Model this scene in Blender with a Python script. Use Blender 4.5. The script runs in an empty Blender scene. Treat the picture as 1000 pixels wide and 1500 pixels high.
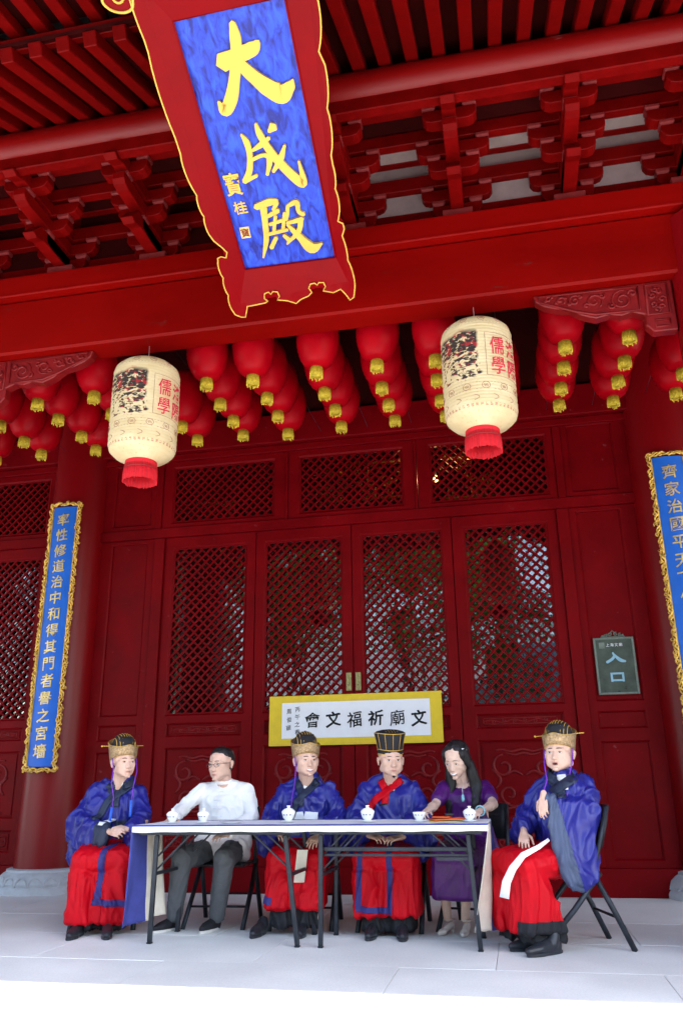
import bpy, bmesh, math, random
import numpy as np
from mathutils import Vector, Matrix, noise

# ------------------------------------------------------------------ camera, light, exposure
SC = bpy.context.scene
COL = SC.collection
R = math.radians
FACE_Y = -8.666                      # the camera stands 8.67 m in front of the hall's lattice doors
cam_d = bpy.data.cameras.new('camera')
cam = bpy.data.objects.new('camera', cam_d)
COL.objects.link(cam)
SC.camera = cam
cam_d.sensor_fit = 'VERTICAL'
cam_d.sensor_height = 36.0
cam_d.lens = 28.6
cam_d.clip_start = 0.05
cam_d.clip_end = 2000
yaw, pitch, roll = -0.198031, 0.328631, -0.0130682
fwd = Vector((math.sin(yaw)*math.cos(pitch), math.cos(yaw)*math.cos(pitch), math.sin(pitch)))
r0 = Vector((math.cos(yaw), -math.sin(yaw), 0))
u0 = r0.cross(fwd)
rt = r0*math.cos(roll) + u0*math.sin(roll)
up = -r0*math.sin(roll) + u0*math.cos(roll)
cam.matrix_world = Matrix(((rt.x, up.x, -fwd.x, 0), (rt.y, up.y, -fwd.y, FACE_Y), (rt.z, up.z, -fwd.z, 0.98), (0, 0, 0, 1)))

SUN_EL, SUN_AZ = 56.0, 128.0         # azimuth clockwise from +Y: the sun stands to the right behind the camera
W = bpy.data.worlds.new('World')
SC.world = W
W.use_nodes = True
wn = W.node_tree.nodes
wl = W.node_tree.links
wn.clear()
sky = wn.new('ShaderNodeTexSky')
sky.sky_type = 'NISHITA'
sky.sun_disc = False
sky.sun_elevation = R(SUN_EL)
sky.sun_rotation = R(SUN_AZ)
sky.air_density = 1.2
sky.dust_density = 1.5
bg = wn.new('ShaderNodeBackground')
bg.inputs[1].default_value = 0.15
wo = wn.new('ShaderNodeOutputWorld')
wl.new(sky.outputs[0], bg.inputs[0])
wl.new(bg.outputs[0], wo.inputs[0])
sun_d = bpy.data.lights.new('sun', 'SUN')
sun_d.energy = 3.2
sun_d.angle = R(0.55)
sun_d.color = (1.0, 0.955, 0.9)
sun = bpy.data.objects.new('sun', sun_d)
COL.objects.link(sun)
sd = Vector((math.sin(R(SUN_AZ))*math.cos(R(SUN_EL)), math.cos(R(SUN_AZ))*math.cos(R(SUN_EL)), math.sin(R(SUN_EL))))
sun.rotation_euler = sd.to_track_quat('Z', 'Y').to_euler()
sun.location = (20, -20, 30)
SC.view_settings.view_transform = 'Standard'
SC.view_settings.look = 'None'
SC.view_settings.exposure = 2.5
SC.view_settings.gamma = 1
SC.view_settings.use_curve_mapping = False
SC.render.engine = 'CYCLES'
SC.cycles.max_bounces = 8
SC.cycles.diffuse_bounces = 4
SC.cycles.transparent_max_bounces = 8
SC.cycles.sample_clamp_indirect = 6
SC.cycles.use_denoising = True
random.seed(7)

# ------------------------------------------------------------------ materials
MATS = {}
def pbr(name, color, rough=0.6, metal=0.0, var=0.15, vs=3.0, bump=0.0, bs=40.0, coat=0.0, spec=0.3, color2=None, stretch=None, sheen=0.0, trans=0.0, dirt=None):
    m = bpy.data.materials.new(name)
    m.use_nodes = True
    nt = m.node_tree
    N, L = nt.nodes, nt.links
    b = N['Principled BSDF']
    b.inputs['Roughness'].default_value = rough
    b.inputs['Metallic'].default_value = metal
    b.inputs['Specular IOR Level'].default_value = spec
    b.inputs['Coat Weight'].default_value = coat
    b.inputs['Coat Roughness'].default_value = 0.25
    b.inputs['Sheen Weight'].default_value = 0.0
    tc = N.new('ShaderNodeTexCoord')
    mp = N.new('ShaderNodeMapping')
    if stretch: mp.inputs['Scale'].default_value = stretch
    L.new(tc.outputs['Object'], mp.inputs[0])
    nz = N.new('ShaderNodeTexNoise')
    nz.inputs['Scale'].default_value = vs
    nz.inputs['Detail'].default_value = 6
    nz.inputs['Roughness'].default_value = 0.62
    L.new(mp.outputs[0], nz.inputs['Vector'])
    cr = N.new('ShaderNodeValToRGB')
    c = color
    c2 = color2 or tuple(min(1, x*(1+var)) for x in c)
    c1 = tuple(x*(1-var) for x in c)
    cr.color_ramp.elements[0].position = 0.3
    cr.color_ramp.elements[1].position = 0.7
    cr.color_ramp.elements[0].color = (*c1, 1)
    cr.color_ramp.elements[1].color = (*c2, 1)
    L.new(nz.outputs['Fac'], cr.inputs[0])
    out = cr.outputs[0]
    if dirt:                                    # worn flecks with a shape of their own
        n2 = N.new('ShaderNodeTexNoise'); n2.inputs['Scale'].default_value = dirt[1]; n2.inputs['Detail'].default_value = 9
        n2.inputs['Roughness'].default_value = 0.7
        L.new(mp.outputs[0], n2.inputs['Vector'])
        r2 = N.new('ShaderNodeMapRange'); r2.inputs[1].default_value = dirt[2]; r2.inputs[2].default_value = dirt[2]+0.08
        L.new(n2.outputs['Fac'], r2.inputs[0])
        mx = N.new('ShaderNodeMix'); mx.data_type = 'RGBA'
        L.new(r2.outputs[0], mx.inputs[0]); L.new(out, mx.inputs[6]); mx.inputs[7].default_value = (*dirt[0], 1)
        out = mx.outputs[2]
    L.new(out, b.inputs['Base Color'])
    if rough < 0.9:
        mr = N.new('ShaderNodeMapRange')
        mr.inputs[3].default_value = max(0.02, rough-0.12)
        mr.inputs[4].default_value = min(1, rough+0.16)
        L.new(nz.outputs['Fac'], mr.inputs[0])
        L.new(mr.outputs[0], b.inputs['Roughness'])
    if bump:
        nb = N.new('ShaderNodeTexNoise'); nb.inputs['Scale'].default_value = bs; nb.inputs['Detail'].default_value = 5
        L.new(mp.outputs[0], nb.inputs['Vector'])
        bp = N.new('ShaderNodeBump'); bp.inputs['Strength'].default_value = bump; bp.inputs['Distance'].default_value = 0.01
        L.new(nb.outputs['Fac'], bp.inputs['Height']); L.new(bp.outputs[0], b.inputs['Normal'])
    if trans:
        t = N.new('ShaderNodeBsdfTranslucent'); L.new(out, t.inputs[0])
        ms = N.new('ShaderNodeMixShader'); ms.inputs[0].default_value = trans
        L.new(b.outputs[0], ms.inputs[1]); L.new(t.outputs[0], ms.inputs[2])
        L.new(ms.outputs[0], N['Material Output'].inputs[0])
    MATS[name] = m
    return m

M = MATS
pbr('door_red', (0.125, 0.0006, 0.0022), 0.42, var=0.22, vs=2.2, bump=0.12, bs=60, dirt=((0.20, 0.035, 0.04), 12, 0.64), spec=0.06)
pbr('beam_red', (0.165, 0.0010, 0.0006), 0.42, var=0.22, vs=1.6, bump=0.1, bs=50, stretch=(0.35, 1, 1), dirt=((0.10, 0.012, 0.010), 8, 0.63), spec=0.06)
pbr('bracket_red', (0.125, 0.0006, 0.0006), 0.5, var=0.25, vs=5, bump=0.1, spec=0.06)
pbr('block_pink', (0.18,0.014,0.014), 0.6, var=0.25, vs=8)
pbr('rafter_red', (0.115, 0.0006, 0.0006), 0.5, var=0.3, vs=3, bump=0.1, dirt=((0.15, 0.05, 0.04), 20, 0.66), spec=0.06)
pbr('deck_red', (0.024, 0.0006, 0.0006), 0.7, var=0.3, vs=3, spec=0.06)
pbr('column_red', (0.15, 0.0006, 0.0022), 0.33, var=0.15, vs=1.5, bump=0.08, bs=30, stretch=(1, 1, 0.3), spec=0.22)
pbr('purlin_red', (0.145, 0.001, 0.001), 0.32, var=0.2, vs=2, bump=0.1, bs=30, stretch=(0.3, 1, 1), dirt=((0.30, 0.09, 0.08), 7, 0.62), spec=0.22)
pbr('carved_red', (0.15,0.004,0.005), 0.4, var=0.25, vs=9, bump=0.15, bs=80, spec=0.22)
pbr('plaster', (0.27,0.19,0.18), 0.85, var=0.15, vs=6, bump=0.1)
pbr('stone_base', (0.42, 0.43, 0.45), 0.7, var=0.15, vs=9, bump=0.3, bs=60)
pbr('gold', (0.70,0.43,0.09), 0.38, 0.55, var=0.2, vs=20, bump=0.1)
pbr('gold_flat', (0.62,0.37,0.06), 0.45, 0.25, var=0.1, vs=20)
pbr('gold_dark', (0.62,0.45,0.18), 0.42, 0.6, var=0.3, vs=20)
pbr('plaque_red', (0.175, 0.0004, 0.002), 0.33, var=0.12, vs=3, bump=0.06, spec=0.06)
pbr('black_ink', (0.006,0.006,0.007), 0.7, var=0.3, vs=30)
pbr('paper_white', (0.74, 0.75, 0.80), 0.8, var=0.03, vs=8, bump=0.06, bs=12)
pbr('silk_yellow', (0.66,0.47,0.025), 0.6, var=0.08, vs=10, bump=0.15, bs=12)
pbr('sign_green', (0.060, 0.075, 0.06), 0.3, 0.2, var=0.3, vs=9)
pbr('sign_frame', (0.16, 0.19, 0.16), 0.4, 0.5, var=0.2, vs=30)
pbr('sign_letter', (0.22, 0.40, 0.52), 0.5, var=0.15, vs=30)
pbr('lantern_red', (0.40,0.0004,0.006), 0.38, var=0.15, vs=5, trans=0.3, sheen=0.1, spec=0.1)
pbr('lantern_yellow', (0.55,0.40,0.03), 0.6, var=0.45, vs=60, bump=0.5, bs=160)
pbr('tassel_red', (0.48,0.004,0.012), 0.65, var=0.25, vs=90, stretch=(1, 1, 0.06), bump=0.5, bs=120)
pbr('red_ink', (0.55, 0.02, 0.05), 0.7, var=0.3, vs=40)
pbr('brown_ink', (0.30, 0.12, 0.08), 0.7, var=0.4, vs=50)
pbr('brass', (0.30, 0.27, 0.12), 0.4, 0.7, var=0.4, vs=40)
pbr('iron_black', (0.022,0.026,0.034), 0.38, 0.3, var=0.4, vs=14, dirt=((0.14, 0.13, 0.12), 30, 0.66))
pbr('plastic_black', (0.015, 0.017, 0.022), 0.45, var=0.3, vs=20, bump=0.1)
pbr('cloth_white', (0.78, 0.78, 0.82), 0.85, var=0.05, vs=8, bump=0.1, bs=30)
pbr('cloth_blue', (0.05,0.06,0.26), 0.8, var=0.15, vs=12, bump=0.15)
pbr('cloth_cream', (0.62, 0.56, 0.47), 0.9, var=0.1, vs=12, bump=0.3, bs=300)
pbr('porcelain', (0.82, 0.82, 0.82), 0.15, var=0.03, vs=4)
pbr('orange_paper', (0.75, 0.11, 0.02), 0.6, var=0.15, vs=6)
pbr('skin', (0.60,0.37,0.27), 0.5, var=0.10, vs=16, bump=0.08, bs=150, color2=(0.62,0.40,0.32))
pbr('skin_pale', (0.62,0.42,0.33), 0.5, var=0.08, vs=16, bump=0.06, bs=150)
pbr('lips', (0.40,0.16,0.13), 0.45, var=0.1)
pbr('hair_black', (0.012, 0.011, 0.012), 0.42, var=0.4, vs=60, stretch=(1, 1, 0.1), bump=0.5, bs=90)
pbr('eye_white', (0.55, 0.52, 0.5), 0.3, var=0.02)
pbr('eye_dark', (0.01, 0.008, 0.006), 0.2)
pbr('robe_blue', (0.015,0.017,0.19), 0.34, var=0.12, vs=6, bump=0.35, bs=22, sheen=0.25, spec=0.4)
pbr('robe_red', (0.48,0.0006,0.008), 0.55, var=0.10, vs=6, bump=0.3, bs=20, sheen=0.2, spec=0.15)
pbr('trim_blue', (0.03,0.025,0.15), 0.6, var=0.12, vs=6, bump=0.2)
pbr('robe_navy', (0.018, 0.026, 0.055), 0.5, var=0.2, vs=6, bump=0.2, sheen=0.2)
pbr('cuff_grey', (0.055, 0.075, 0.14), 0.5, var=0.15, vs=6, bump=0.2)
pbr('black_cloth', (0.012, 0.012, 0.016), 0.7, var=0.3, vs=12, bump=0.2)
pbr('shirt_white', (0.80, 0.79, 0.78), 0.75, var=0.03, vs=8, bump=0.3, bs=25)
pbr('trouser_grey', (0.085,0.09,0.10), 0.75, var=0.15, vs=10, bump=0.25, bs=30)
pbr('qipao_purple', (0.07,0.008,0.12), 0.42, var=0.3, vs=14, bump=0.25, bs=60, sheen=0.3)
pbr('shoe_beige', (0.6,0.52,0.46), 0.4, var=0.08)
pbr('leather_black', (0.02, 0.022, 0.028), 0.3, var=0.3, vs=20)
pbr('sole_white', (0.6, 0.58, 0.55), 0.7)
pbr('crown_gold', (0.42,0.28,0.15), 0.4, 0.55, var=0.5, vs=70, bump=0.9, bs=140)
pbr('cord_purple', (0.16, 0.03, 0.45), 0.6)
pbr('cord_blue', (0.03, 0.12, 0.65), 0.6)
pbr('jade', (0.25, 0.55, 0.62), 0.2)
pbr('silver', (0.6, 0.6, 0.62), 0.3, 0.8)
pbr('bark', (0.10, 0.07, 0.05), 0.9, var=0.3, vs=10, bump=0.5)
pbr('leaf', (0.10,0.21,0.03), 0.5, var=0.5, vs=1.5, trans=0.5)
pbr('roof_grey', (0.42,0.43,0.46), 0.7, var=0.2, vs=4)
pbr('tile_dark', (0.12, 0.12, 0.13), 0.7, var=0.2, vs=4)
pbr('courtyard_low_bounce', (0.26, 0.25, 0.24), 0.85, var=0.25, vs=2, bump=0.2)  # unseen ground, coloured dark to weaken the light bounced up to the eaves
pbr('wall_white', (0.66, 0.66, 0.68), 0.8, var=0.08, vs=2)
pbr('window_dark', (0.03, 0.035, 0.04), 0.2)
pbr('interior_dark', (0.05, 0.02, 0.018), 0.8)

def stone_mat(name, col, speck=0.1):
    m = pbr(name, col, 0.55, var=0.07, vs=1.2, bump=0.12, bs=90)
    return m
FLOORM = [stone_mat('paving_%d' % i, c) for i, c in enumerate([(0.755, 0.77, 0.74), (0.77, 0.785, 0.755), (0.735, 0.75, 0.72)])]
# fine granite speckle on the paving
for m in FLOORM:
    nt = m.node_tree; N, L = nt.nodes, nt.links
    b = N['Principled BSDF']
    src = b.inputs['Base Color'].links[0].from_socket
    tc = N.new('ShaderNodeNewGeometry')
    n2 = N.new('ShaderNodeTexNoise'); n2.inputs['Scale'].default_value = 70; n2.inputs['Detail'].default_value = 8; n2.inputs['Roughness'].default_value = 0.8
    L.new(tc.outputs['Position'], n2.inputs['Vector'])
    n3 = N.new('ShaderNodeTexNoise'); n3.inputs['Scale'].default_value = 0.9; n3.inputs['Detail'].default_value = 7
    L.new(tc.outputs['Position'], n3.inputs['Vector'])
    ad = N.new('ShaderNodeMath'); ad.operation = 'ADD'
    m1 = N.new('ShaderNodeMapRange'); m1.inputs[1].default_value = 0.3; m1.inputs[2].default_value = 0.7; m1.inputs[3].default_value = 0.37; m1.inputs[4].default_value = 0.60
    m2 = N.new('ShaderNodeMapRange'); m2.inputs[1].default_value = 0.3; m2.inputs[2].default_value = 0.7; m2.inputs[3].default_value = 0.36; m2.inputs[4].default_value = 0.56
    L.new(n2.outputs[0], m1.inputs[0]); L.new(n3.outputs[0], m2.inputs[0])
    L.new(m1.outputs[0], ad.inputs[0]); L.new(m2.outputs[0], ad.inputs[1])
    mx = N.new('ShaderNodeMix'); mx.data_type = 'RGBA'; mx.blend_type = 'MULTIPLY'; mx.inputs[0].default_value = 1
    cb = N.new('ShaderNodeCombineColor')
    for k in range(3): L.new(ad.outputs[0], cb.inputs[k])
    L.new(src, mx.inputs[6]); L.new(cb.outputs[0], mx.inputs[7]); L.new(mx.outputs[2], b.inputs['Base Color'])

def glass_mat():
    m = bpy.data.materials.new('window_glass'); m.use_nodes = True
    N, L = m.node_tree.nodes, m.node_tree.links
    N.clear()
    o = N.new('ShaderNodeOutputMaterial'); ms = N.new('ShaderNodeMixShader')
    t = N.new('ShaderNodeBsdfTransparent'); t.inputs[0].default_value = (0.62, 0.62, 0.6, 1)
    g = N.new('ShaderNodeBsdfGlossy'); g.inputs['Roughness'].default_value = 0.015; g.inputs[0].default_value = (1, 1, 1, 1)
    f = N.new('ShaderNodeFresnel'); f.inputs[0].default_value = 1.85
    nz = N.new('ShaderNodeTexNoise'); nz.inputs['Scale'].default_value = 2.2; nz.inputs['Detail'].default_value = 3
    tc = N.new('ShaderNodeTexCoord'); L.new(tc.outputs['Object'], nz.inputs['Vector'])
    bp = N.new('ShaderNodeBump'); bp.inputs['Strength'].default_value = 0.18; bp.inputs['Distance'].default_value = 0.03
    L.new(nz.outputs[0], bp.inputs['Height']); L.new(bp.outputs[0], g.inputs['Normal'])
    L.new(f.outputs[0], ms.inputs[0]); L.new(t.outputs[0], ms.inputs[1]); L.new(g.outputs[0], ms.inputs[2]); L.new(ms.outputs[0], o.inputs[0])
    MATS['window_glass'] = m
glass_mat()

def plaque_blue():
    m = pbr('plaque_blue', (0.03, 0.07, 0.68), 0.42, var=0.0, bump=0.0)
    nt = m.node_tree; N, L = nt.nodes, nt.links
    b = N['Principled BSDF']
    tc = N.new('ShaderNodeTexCoord'); mp = N.new('ShaderNodeMapping'); mp.inputs['Scale'].default_value = (1.7, 0.6, 1.0)
    L.new(tc.outputs['Object'], mp.inputs[0])
    w = N.new('ShaderNodeTexNoise'); w.inputs['Scale'].default_value = 13.0; w.inputs['Detail'].default_value = 4; w.inputs['Distortion'].default_value = 0.7
    L.new(mp.outputs[0], w.inputs['Vector'])
    cr = N.new('ShaderNodeValToRGB')
    e = cr.color_ramp.elements
    e[0].position = 0.34; e[0].color = (0.006, 0.010, 0.17, 1)
    e[1].position = 0.50; e[1].color = (0.014, 0.040, 0.42, 1)
    x = e.new(0.66); x.color = (0.02, 0.075, 0.52, 1)
    L.new(w.outputs[0], cr.inputs[0]); L.new(cr.outputs[0], b.inputs['Base Color'])
    bp = N.new('ShaderNodeBump'); bp.inputs['Strength'].default_value = 0.5; bp.inputs['Distance'].default_value = 0.02
    L.new(w.outputs[0], bp.inputs['Height']); L.new(bp.outputs[0], b.inputs['Normal'])
plaque_blue()
pbr('couplet_blue', (0.010,0.10,0.48), 0.4, var=0.12, vs=3, bump=0.08, bs=30)

def lantern_paper():
    """cream paper of the big lanterns with an ink picture and small printed marks, laid out by angle and height"""
    m = bpy.data.materials.new('lantern_paper'); m.use_nodes = True; MATS['lantern_paper'] = m
    N, L = m.node_tree.nodes, m.node_tree.links
    b = N['Principled BSDF']; b.inputs['Roughness'].default_value = 0.7
    uv = N.new('ShaderNodeUVMap'); sp = N.new('ShaderNodeSeparateXYZ'); L.new(uv.outputs[0], sp.inputs[0])
    def math_(op, a, c=None, clamp=False):
        n = N.new('ShaderNodeMath'); n.operation = op; n.use_clamp = clamp
        for i, v in enumerate((a, c)):
            if v is None: continue
            if isinstance(v, (int, float)): n.inputs[i].default_value = v
            else: L.new(v, n.inputs[i])
        return n.outputs[0]
    def smooth(v, a, c):
        n = N.new('ShaderNodeMapRange'); n.inputs[1].default_value = a; n.inputs[2].default_value = c; n.clamp = True; L.new(v, n.inputs[0]); return n.outputs[0]
    u, v = sp.outputs[0], sp.outputs[1]
    def nz(scale, det=5, dist=0.0, vec=None):
        n = N.new('ShaderNodeTexNoise'); n.inputs['Scale'].default_value = scale; n.inputs['Detail'].default_value = det; n.inputs['Distortion'].default_value = dist
        L.new(vec or uv.outputs[0], n.inputs['Vector']); return n.outputs['Fac']
    # picture region u 0.02-0.30, v 0.34-0.80, top-right heavy
    edge = nz(9, 4)
    un = math_('ADD', u, math_('MULTIPLY', math_('SUBTRACT', edge, 0.5), 0.05))
    vn = math_('ADD', v, math_('MULTIPLY', math_('SUBTRACT', edge, 0.5), 0.10))
    win = math_('MULTIPLY', math_('MULTIPLY', smooth(un, 0.02, 0.035), smooth(un, 0.262, 0.25)), math_('MULTIPLY', smooth(vn, 0.33, 0.36), smooth(vn, 0.80, 0.77)))
    dens = math_('ADD', smooth(v, 0.25, 0.8), smooth(u, -0.1, 0.5))       # thicker towards the upper right
    k = nz(34, 4, 0.8)
    thr = math_('ADD', math_('MULTIPLY', dens, -0.24), 0.69)
    ink = math_('MULTIPLY', math_('MULTIPLY', math_('SUBTRACT', k, thr), 14, ), 1.0)
    ink = math_('MULTIPLY', smooth(ink, 0.0, 1.0), win)
    redk = smooth(nz(22, 2), 0.53, 0.59)
    greenk = smooth(nz(15, 2, 0.4), 0.66, 0.7)
    def mix(f, a, c):
        n = N.new('ShaderNodeMix'); n.data_type = 'RGBA'
        L.new(f, n.inputs[0])
        for i, x in ((6, a), (7, c)):
            if isinstance(x, tuple): n.inputs[i].default_value = (*x, 1)
            else: L.new(x, n.inputs[i])
        return n.outputs[2]
    paper = mix(smooth(nz(6, 6), 0.35, 0.65), (0.66, 0.52, 0.28), (0.78, 0.65, 0.40))
    paper = mix(smooth(nz(60, 3), 0.60, 0.72), paper, (0.62, 0.44, 0.20))
    inkc = mix(redk, (0.035, 0.022, 0.02), (0.36, 0.015, 0.02))
    inkc = mix(greenk, inkc, (0.03, 0.10, 0.09))
    c = mix(ink, paper, inkc)
    # dotted rings near the shoulders
    def band(v0, wdt, per, col, c):
        d = math_('LESS_THAN', math_('ABSOLUTE', math_('SUBTRACT', v, v0)), wdt)
        s = math_('GREATER_THAN', math_('SINE', math_('MULTIPLY', u, per)), -0.2)
        t = smooth(nz(80, 2), 0.42, 0.5)
        return mix(math_('MULTIPLY', math_('MULTIPLY', d, s), t), c, col)
    c = band(0.115, 0.013, 300, (0.50, 0.25, 0.16), c)
    c = band(0.245, 0.0025, 400, (0.42, 0.28, 0.2), c)
    c = band(0.305, 0.0025, 400, (0.42, 0.28, 0.2), c)
    c = band(0.865, 0.0025, 400, (0.42, 0.28, 0.2), c)
    L.new(c, b.inputs['Base Color'])
    t = N.new('ShaderNodeBsdfTranslucent'); L.new(c, t.inputs[0])
    ms = N.new('ShaderNodeMixShader'); ms.inputs[0].default_value = 0.3
    L.new(b.outputs[0], ms.inputs[1]); L.new(t.outputs[0], ms.inputs[2]); L.new(ms.outputs[0], N['Material Output'].inputs[0])
    w = N.new('ShaderNodeTexWave'); w.wave_type = 'BANDS'; w.bands_direction = 'Y'; w.inputs['Scale'].default_value = 11
    L.new(uv.outputs[0], w.inputs['Vector'])
    bp = N.new('ShaderNodeBump'); bp.inputs['Strength'].default_value = 0.25; bp.inputs['Distance'].default_value = 0.008
    L.new(w.outputs[1], bp.inputs['Height']); L.new(bp.outputs[0], b.inputs['Normal'])
lantern_paper()

# ------------------------------------------------------------------ object helpers
def tag(o, label=None, cat=None, group=None, kind=None):
    if label: o['label'] = label
    if cat: o['category'] = cat
    if group: o['group'] = group
    if kind: o['kind'] = kind
    return o
def empty(name, loc=(0, 0, 0), rot=(0, 0, 0)):
    o = bpy.data.objects.new(name, None); COL.objects.link(o)
    o.location = loc; o.rotation_euler = rot; o.empty_display_size = 0.1
    return o
def link_mesh(name, me, parent=None, loc=(0, 0, 0), rot=(0, 0, 0), bevel=0.0):
    o = bpy.data.objects.new(name, me); COL.objects.link(o)
    o.location = loc; o.rotation_euler = rot
    if parent: o.parent = parent
    if bevel:
        b = o.modifiers.new('bevel', 'BEVEL'); b.width = bevel; b.segments = 1; b.limit_method = 'ANGLE'; b.angle_limit = R(50)
    return o
def kids(o): return [c for c in bpy.data.objects if c.parent is o]
def copy_tree(o, loc=None, rot=None, parent=None, kidmap=None):
    if kidmap is None:
        kidmap = {}
        for c in bpy.data.objects:
            if c.parent: kidmap.setdefault(c.parent, []).append(c)
    c = o.copy(); COL.objects.link(c)
    if parent: c.parent = parent
    if loc is not None: c.location = loc
    if rot is not None: c.rotation_euler = rot
    for k in kidmap.get(o, []): copy_tree(k, parent=c, kidmap=kidmap)
    return c

class MB:
    """collects simple shapes; build() links them as ONE mesh object"""
    def __init__(s): s.v = []; s.f = []; s.mi = []; s.cur = 0
    def add(s, vs, fs):
        n = len(s.v); s.v += [tuple(v) for v in vs]; s.f += [tuple(i+n for i in f) for f in fs]; s.mi += [s.cur]*len(fs)
        return s
    def box(s, x0, x1, y0, y1, z0, z1):
        vs = [(x, y, z) for z in (z0, z1) for y in (y0, y1) for x in (x0, x1)]
        return s.add(vs, [(0, 2, 3, 1), (4, 5, 7, 6), (0, 1, 5, 4), (2, 6, 7, 3), (0, 4, 6, 2), (1, 3, 7, 5)])
    def obox(s, c, ax, ay, az):
        c = Vector(c); ax, ay, az = Vector(ax), Vector(ay), Vector(az)
        vs = [c + ax*i + ay*j + az*k for k in (-1, 1) for j in (-1, 1) for i in (-1, 1)]
        return s.add(vs, [(0, 2, 3, 1), (4, 5, 7, 6), (0, 1, 5, 4), (2, 6, 7, 3), (0, 4, 6, 2), (1, 3, 7, 5)])
    def bar(s, a, b, w, t, upv=(0, 0, 1)):
        a, b = Vector(a), Vector(b); d = (b-a); L = d.length; d.normalize()
        upv = Vector(upv); x = d.cross(upv)
        if x.length < 1e-4: x = d.cross(Vector((1, 0, 0)))
        x.normalize(); y = x.cross(d)
        return s.obox((a+b)/2, x*w/2, d*L/2, y*t/2)
    def tube(s, pts, r, n=6, closed=False, caps=True):
        pts = [Vector(p) for p in pts]; m = len(pts)
        rs = r if isinstance(r, (list, tuple)) else [r]*m
        vs, fs = [], []
        prev = None
        for i, p in enumerate(pts):
            if closed: d = pts[(i+1) % m] - pts[i-1]
            else: d = pts[min(i+1, m-1)] - pts[max(i-1, 0)]
            if d.length < 1e-9: d = Vector((0, 0, 1))
            d.normalize()
            if prev is None:
                a = d.cross(Vector((0, 0, 1)))
                if a.length < 0.05: a = d.cross(Vector((1, 0, 0)))
            else:
                a = prev - d*prev.dot(d)
                if a.length < 1e-6: a = d.cross(Vector((1, 0, 0)))
            a.normalize(); prev = a; b = d.cross(a)
            for k in range(n):
                t = 2*math.pi*k/n
                vs.append(p + (a*math.cos(t) + b*math.sin(t))*rs[i])
        for i in range(m if closed else m-1):
            j = (i+1) % m
            for k in range(n):
                fs.append((i*n+k, i*n+(k+1) % n, j*n+(k+1) % n, j*n+k))
        if caps and not closed:
            fs.append(tuple(reversed(range(n)))); fs.append(tuple((m-1)*n+k for k in range(n)))
        return s.add(vs, fs)
    def lathe(s, prof, c=(0, 0, 0), n=24, sx=1, sy=1, caps=True):
        vs, fs = [], []
        for (r, z) in prof:
            for k in range(n):
                t = 2*math.pi*k/n
                vs.append((c[0]+r*sx*math.cos(t), c[1]+r*sy*math.sin(t), c[2]+z))
        for i in range(len(prof)-1):
            for k in range(n):
                fs.append((i*n+k, i*n+(k+1) % n, (i+1)*n+(k+1) % n, (i+1)*n+k))
        if caps:
            fs.append(tuple(reversed(range(n)))); fs.append(tuple((len(prof)-1)*n+k for k in range(n)))
        return s.add(vs, fs)
    def prism(s, poly, y0, y1, axis='y'):
        """poly in (x,z), extruded along y; axis 'x' -> poly in (y,z) extruded along x; 'z' -> (x,y) extruded along z"""
        n = len(poly)
        def P(p, t):
            return {'y': (p[0], t, p[1]), 'x': (t, p[0], p[1]), 'z': (p[0], p[1], t)}[axis]
        vs = [P(p, y0) for p in poly] + [P(p, y1) for p in poly]
        fs = [tuple(range(n)), tuple(reversed(range(n, 2*n)))] + [(i, n+i, n+(i+1) % n, (i+1) % n) for i in range(n)]
        return s.add(vs, fs)
    def mesh(s, name, mats, smooth=False, recalc=True):
        me = bpy.data.meshes.new(name); me.from_pydata(s.v, [], s.f)
        if not isinstance(mats, (list, tuple)): mats = [mats]
        for m in mats: me.materials.append(MATS[m] if isinstance(m, str) else m)
        if len(mats) > 1: me.polygons.foreach_set('material_index', s.mi)
        if recalc:
            bm = bmesh.new(); bm.from_mesh(me); bmesh.ops.recalc_face_normals(bm, faces=bm.faces); bm.to_mesh(me); bm.free()
        if smooth:
            me.polygons.foreach_set('use_smooth', [True]*len(me.polygons))
            if smooth != 'all':
                try: me.set_sharp_from_angle(angle=R(40))
                except Exception: pass
        me.update()
        return me
    def build(s, name, mats, parent=None, loc=(0, 0, 0), rot=(0, 0, 0), smooth=False, bevel=0.0):
        return link_mesh(name, s.mesh(name, mats, smooth), parent, loc, rot, bevel)

FONT_CACHE = {}
def glyph(ch, bold=0.0, ext=0.01):
    """mesh data (verts, faces) of one written character, 1 unit high, centred"""
    key = (ch, bold, ext)
    if key in FONT_CACHE: return FONT_CACHE[key]
    c = bpy.data.curves.new('glyph', 'FONT'); c.body = ch; c.extrude = ext; c.offset = bold; c.resolution_u = 3
    o = bpy.data.objects.new('glyph', c); COL.objects.link(o)
    dg = bpy.context.evaluated_depsgraph_get(); dg.update()
    me = bpy.data.meshes.new_from_object(o.evaluated_get(dg))
    v = np.array([x.co[:] for x in me.vertices]); f = [tuple(p.vertices) for p in me.polygons]
    lo, hi = v.min(0), v.max(0); ctr = (lo+hi)/2; ctr[2] = 0
    v = v - ctr
    bpy.data.objects.remove(o); bpy.data.curves.remove(c); bpy.data.meshes.remove(me)
    FONT_CACHE[key] = (v, f)
    return v, f
def spiral(c, r, turns, a0, sgn=1, n=22, rmin=0.15):
    return [(c[0]+r*(1-(1-rmin)*i/n)*math.cos(a0+sgn*turns*2*math.pi*i/n), c[1]+r*(1-(1-rmin)*i/n)*math.sin(a0+sgn*turns*2*math.pi*i/n)) for i in range(n+1)]
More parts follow.
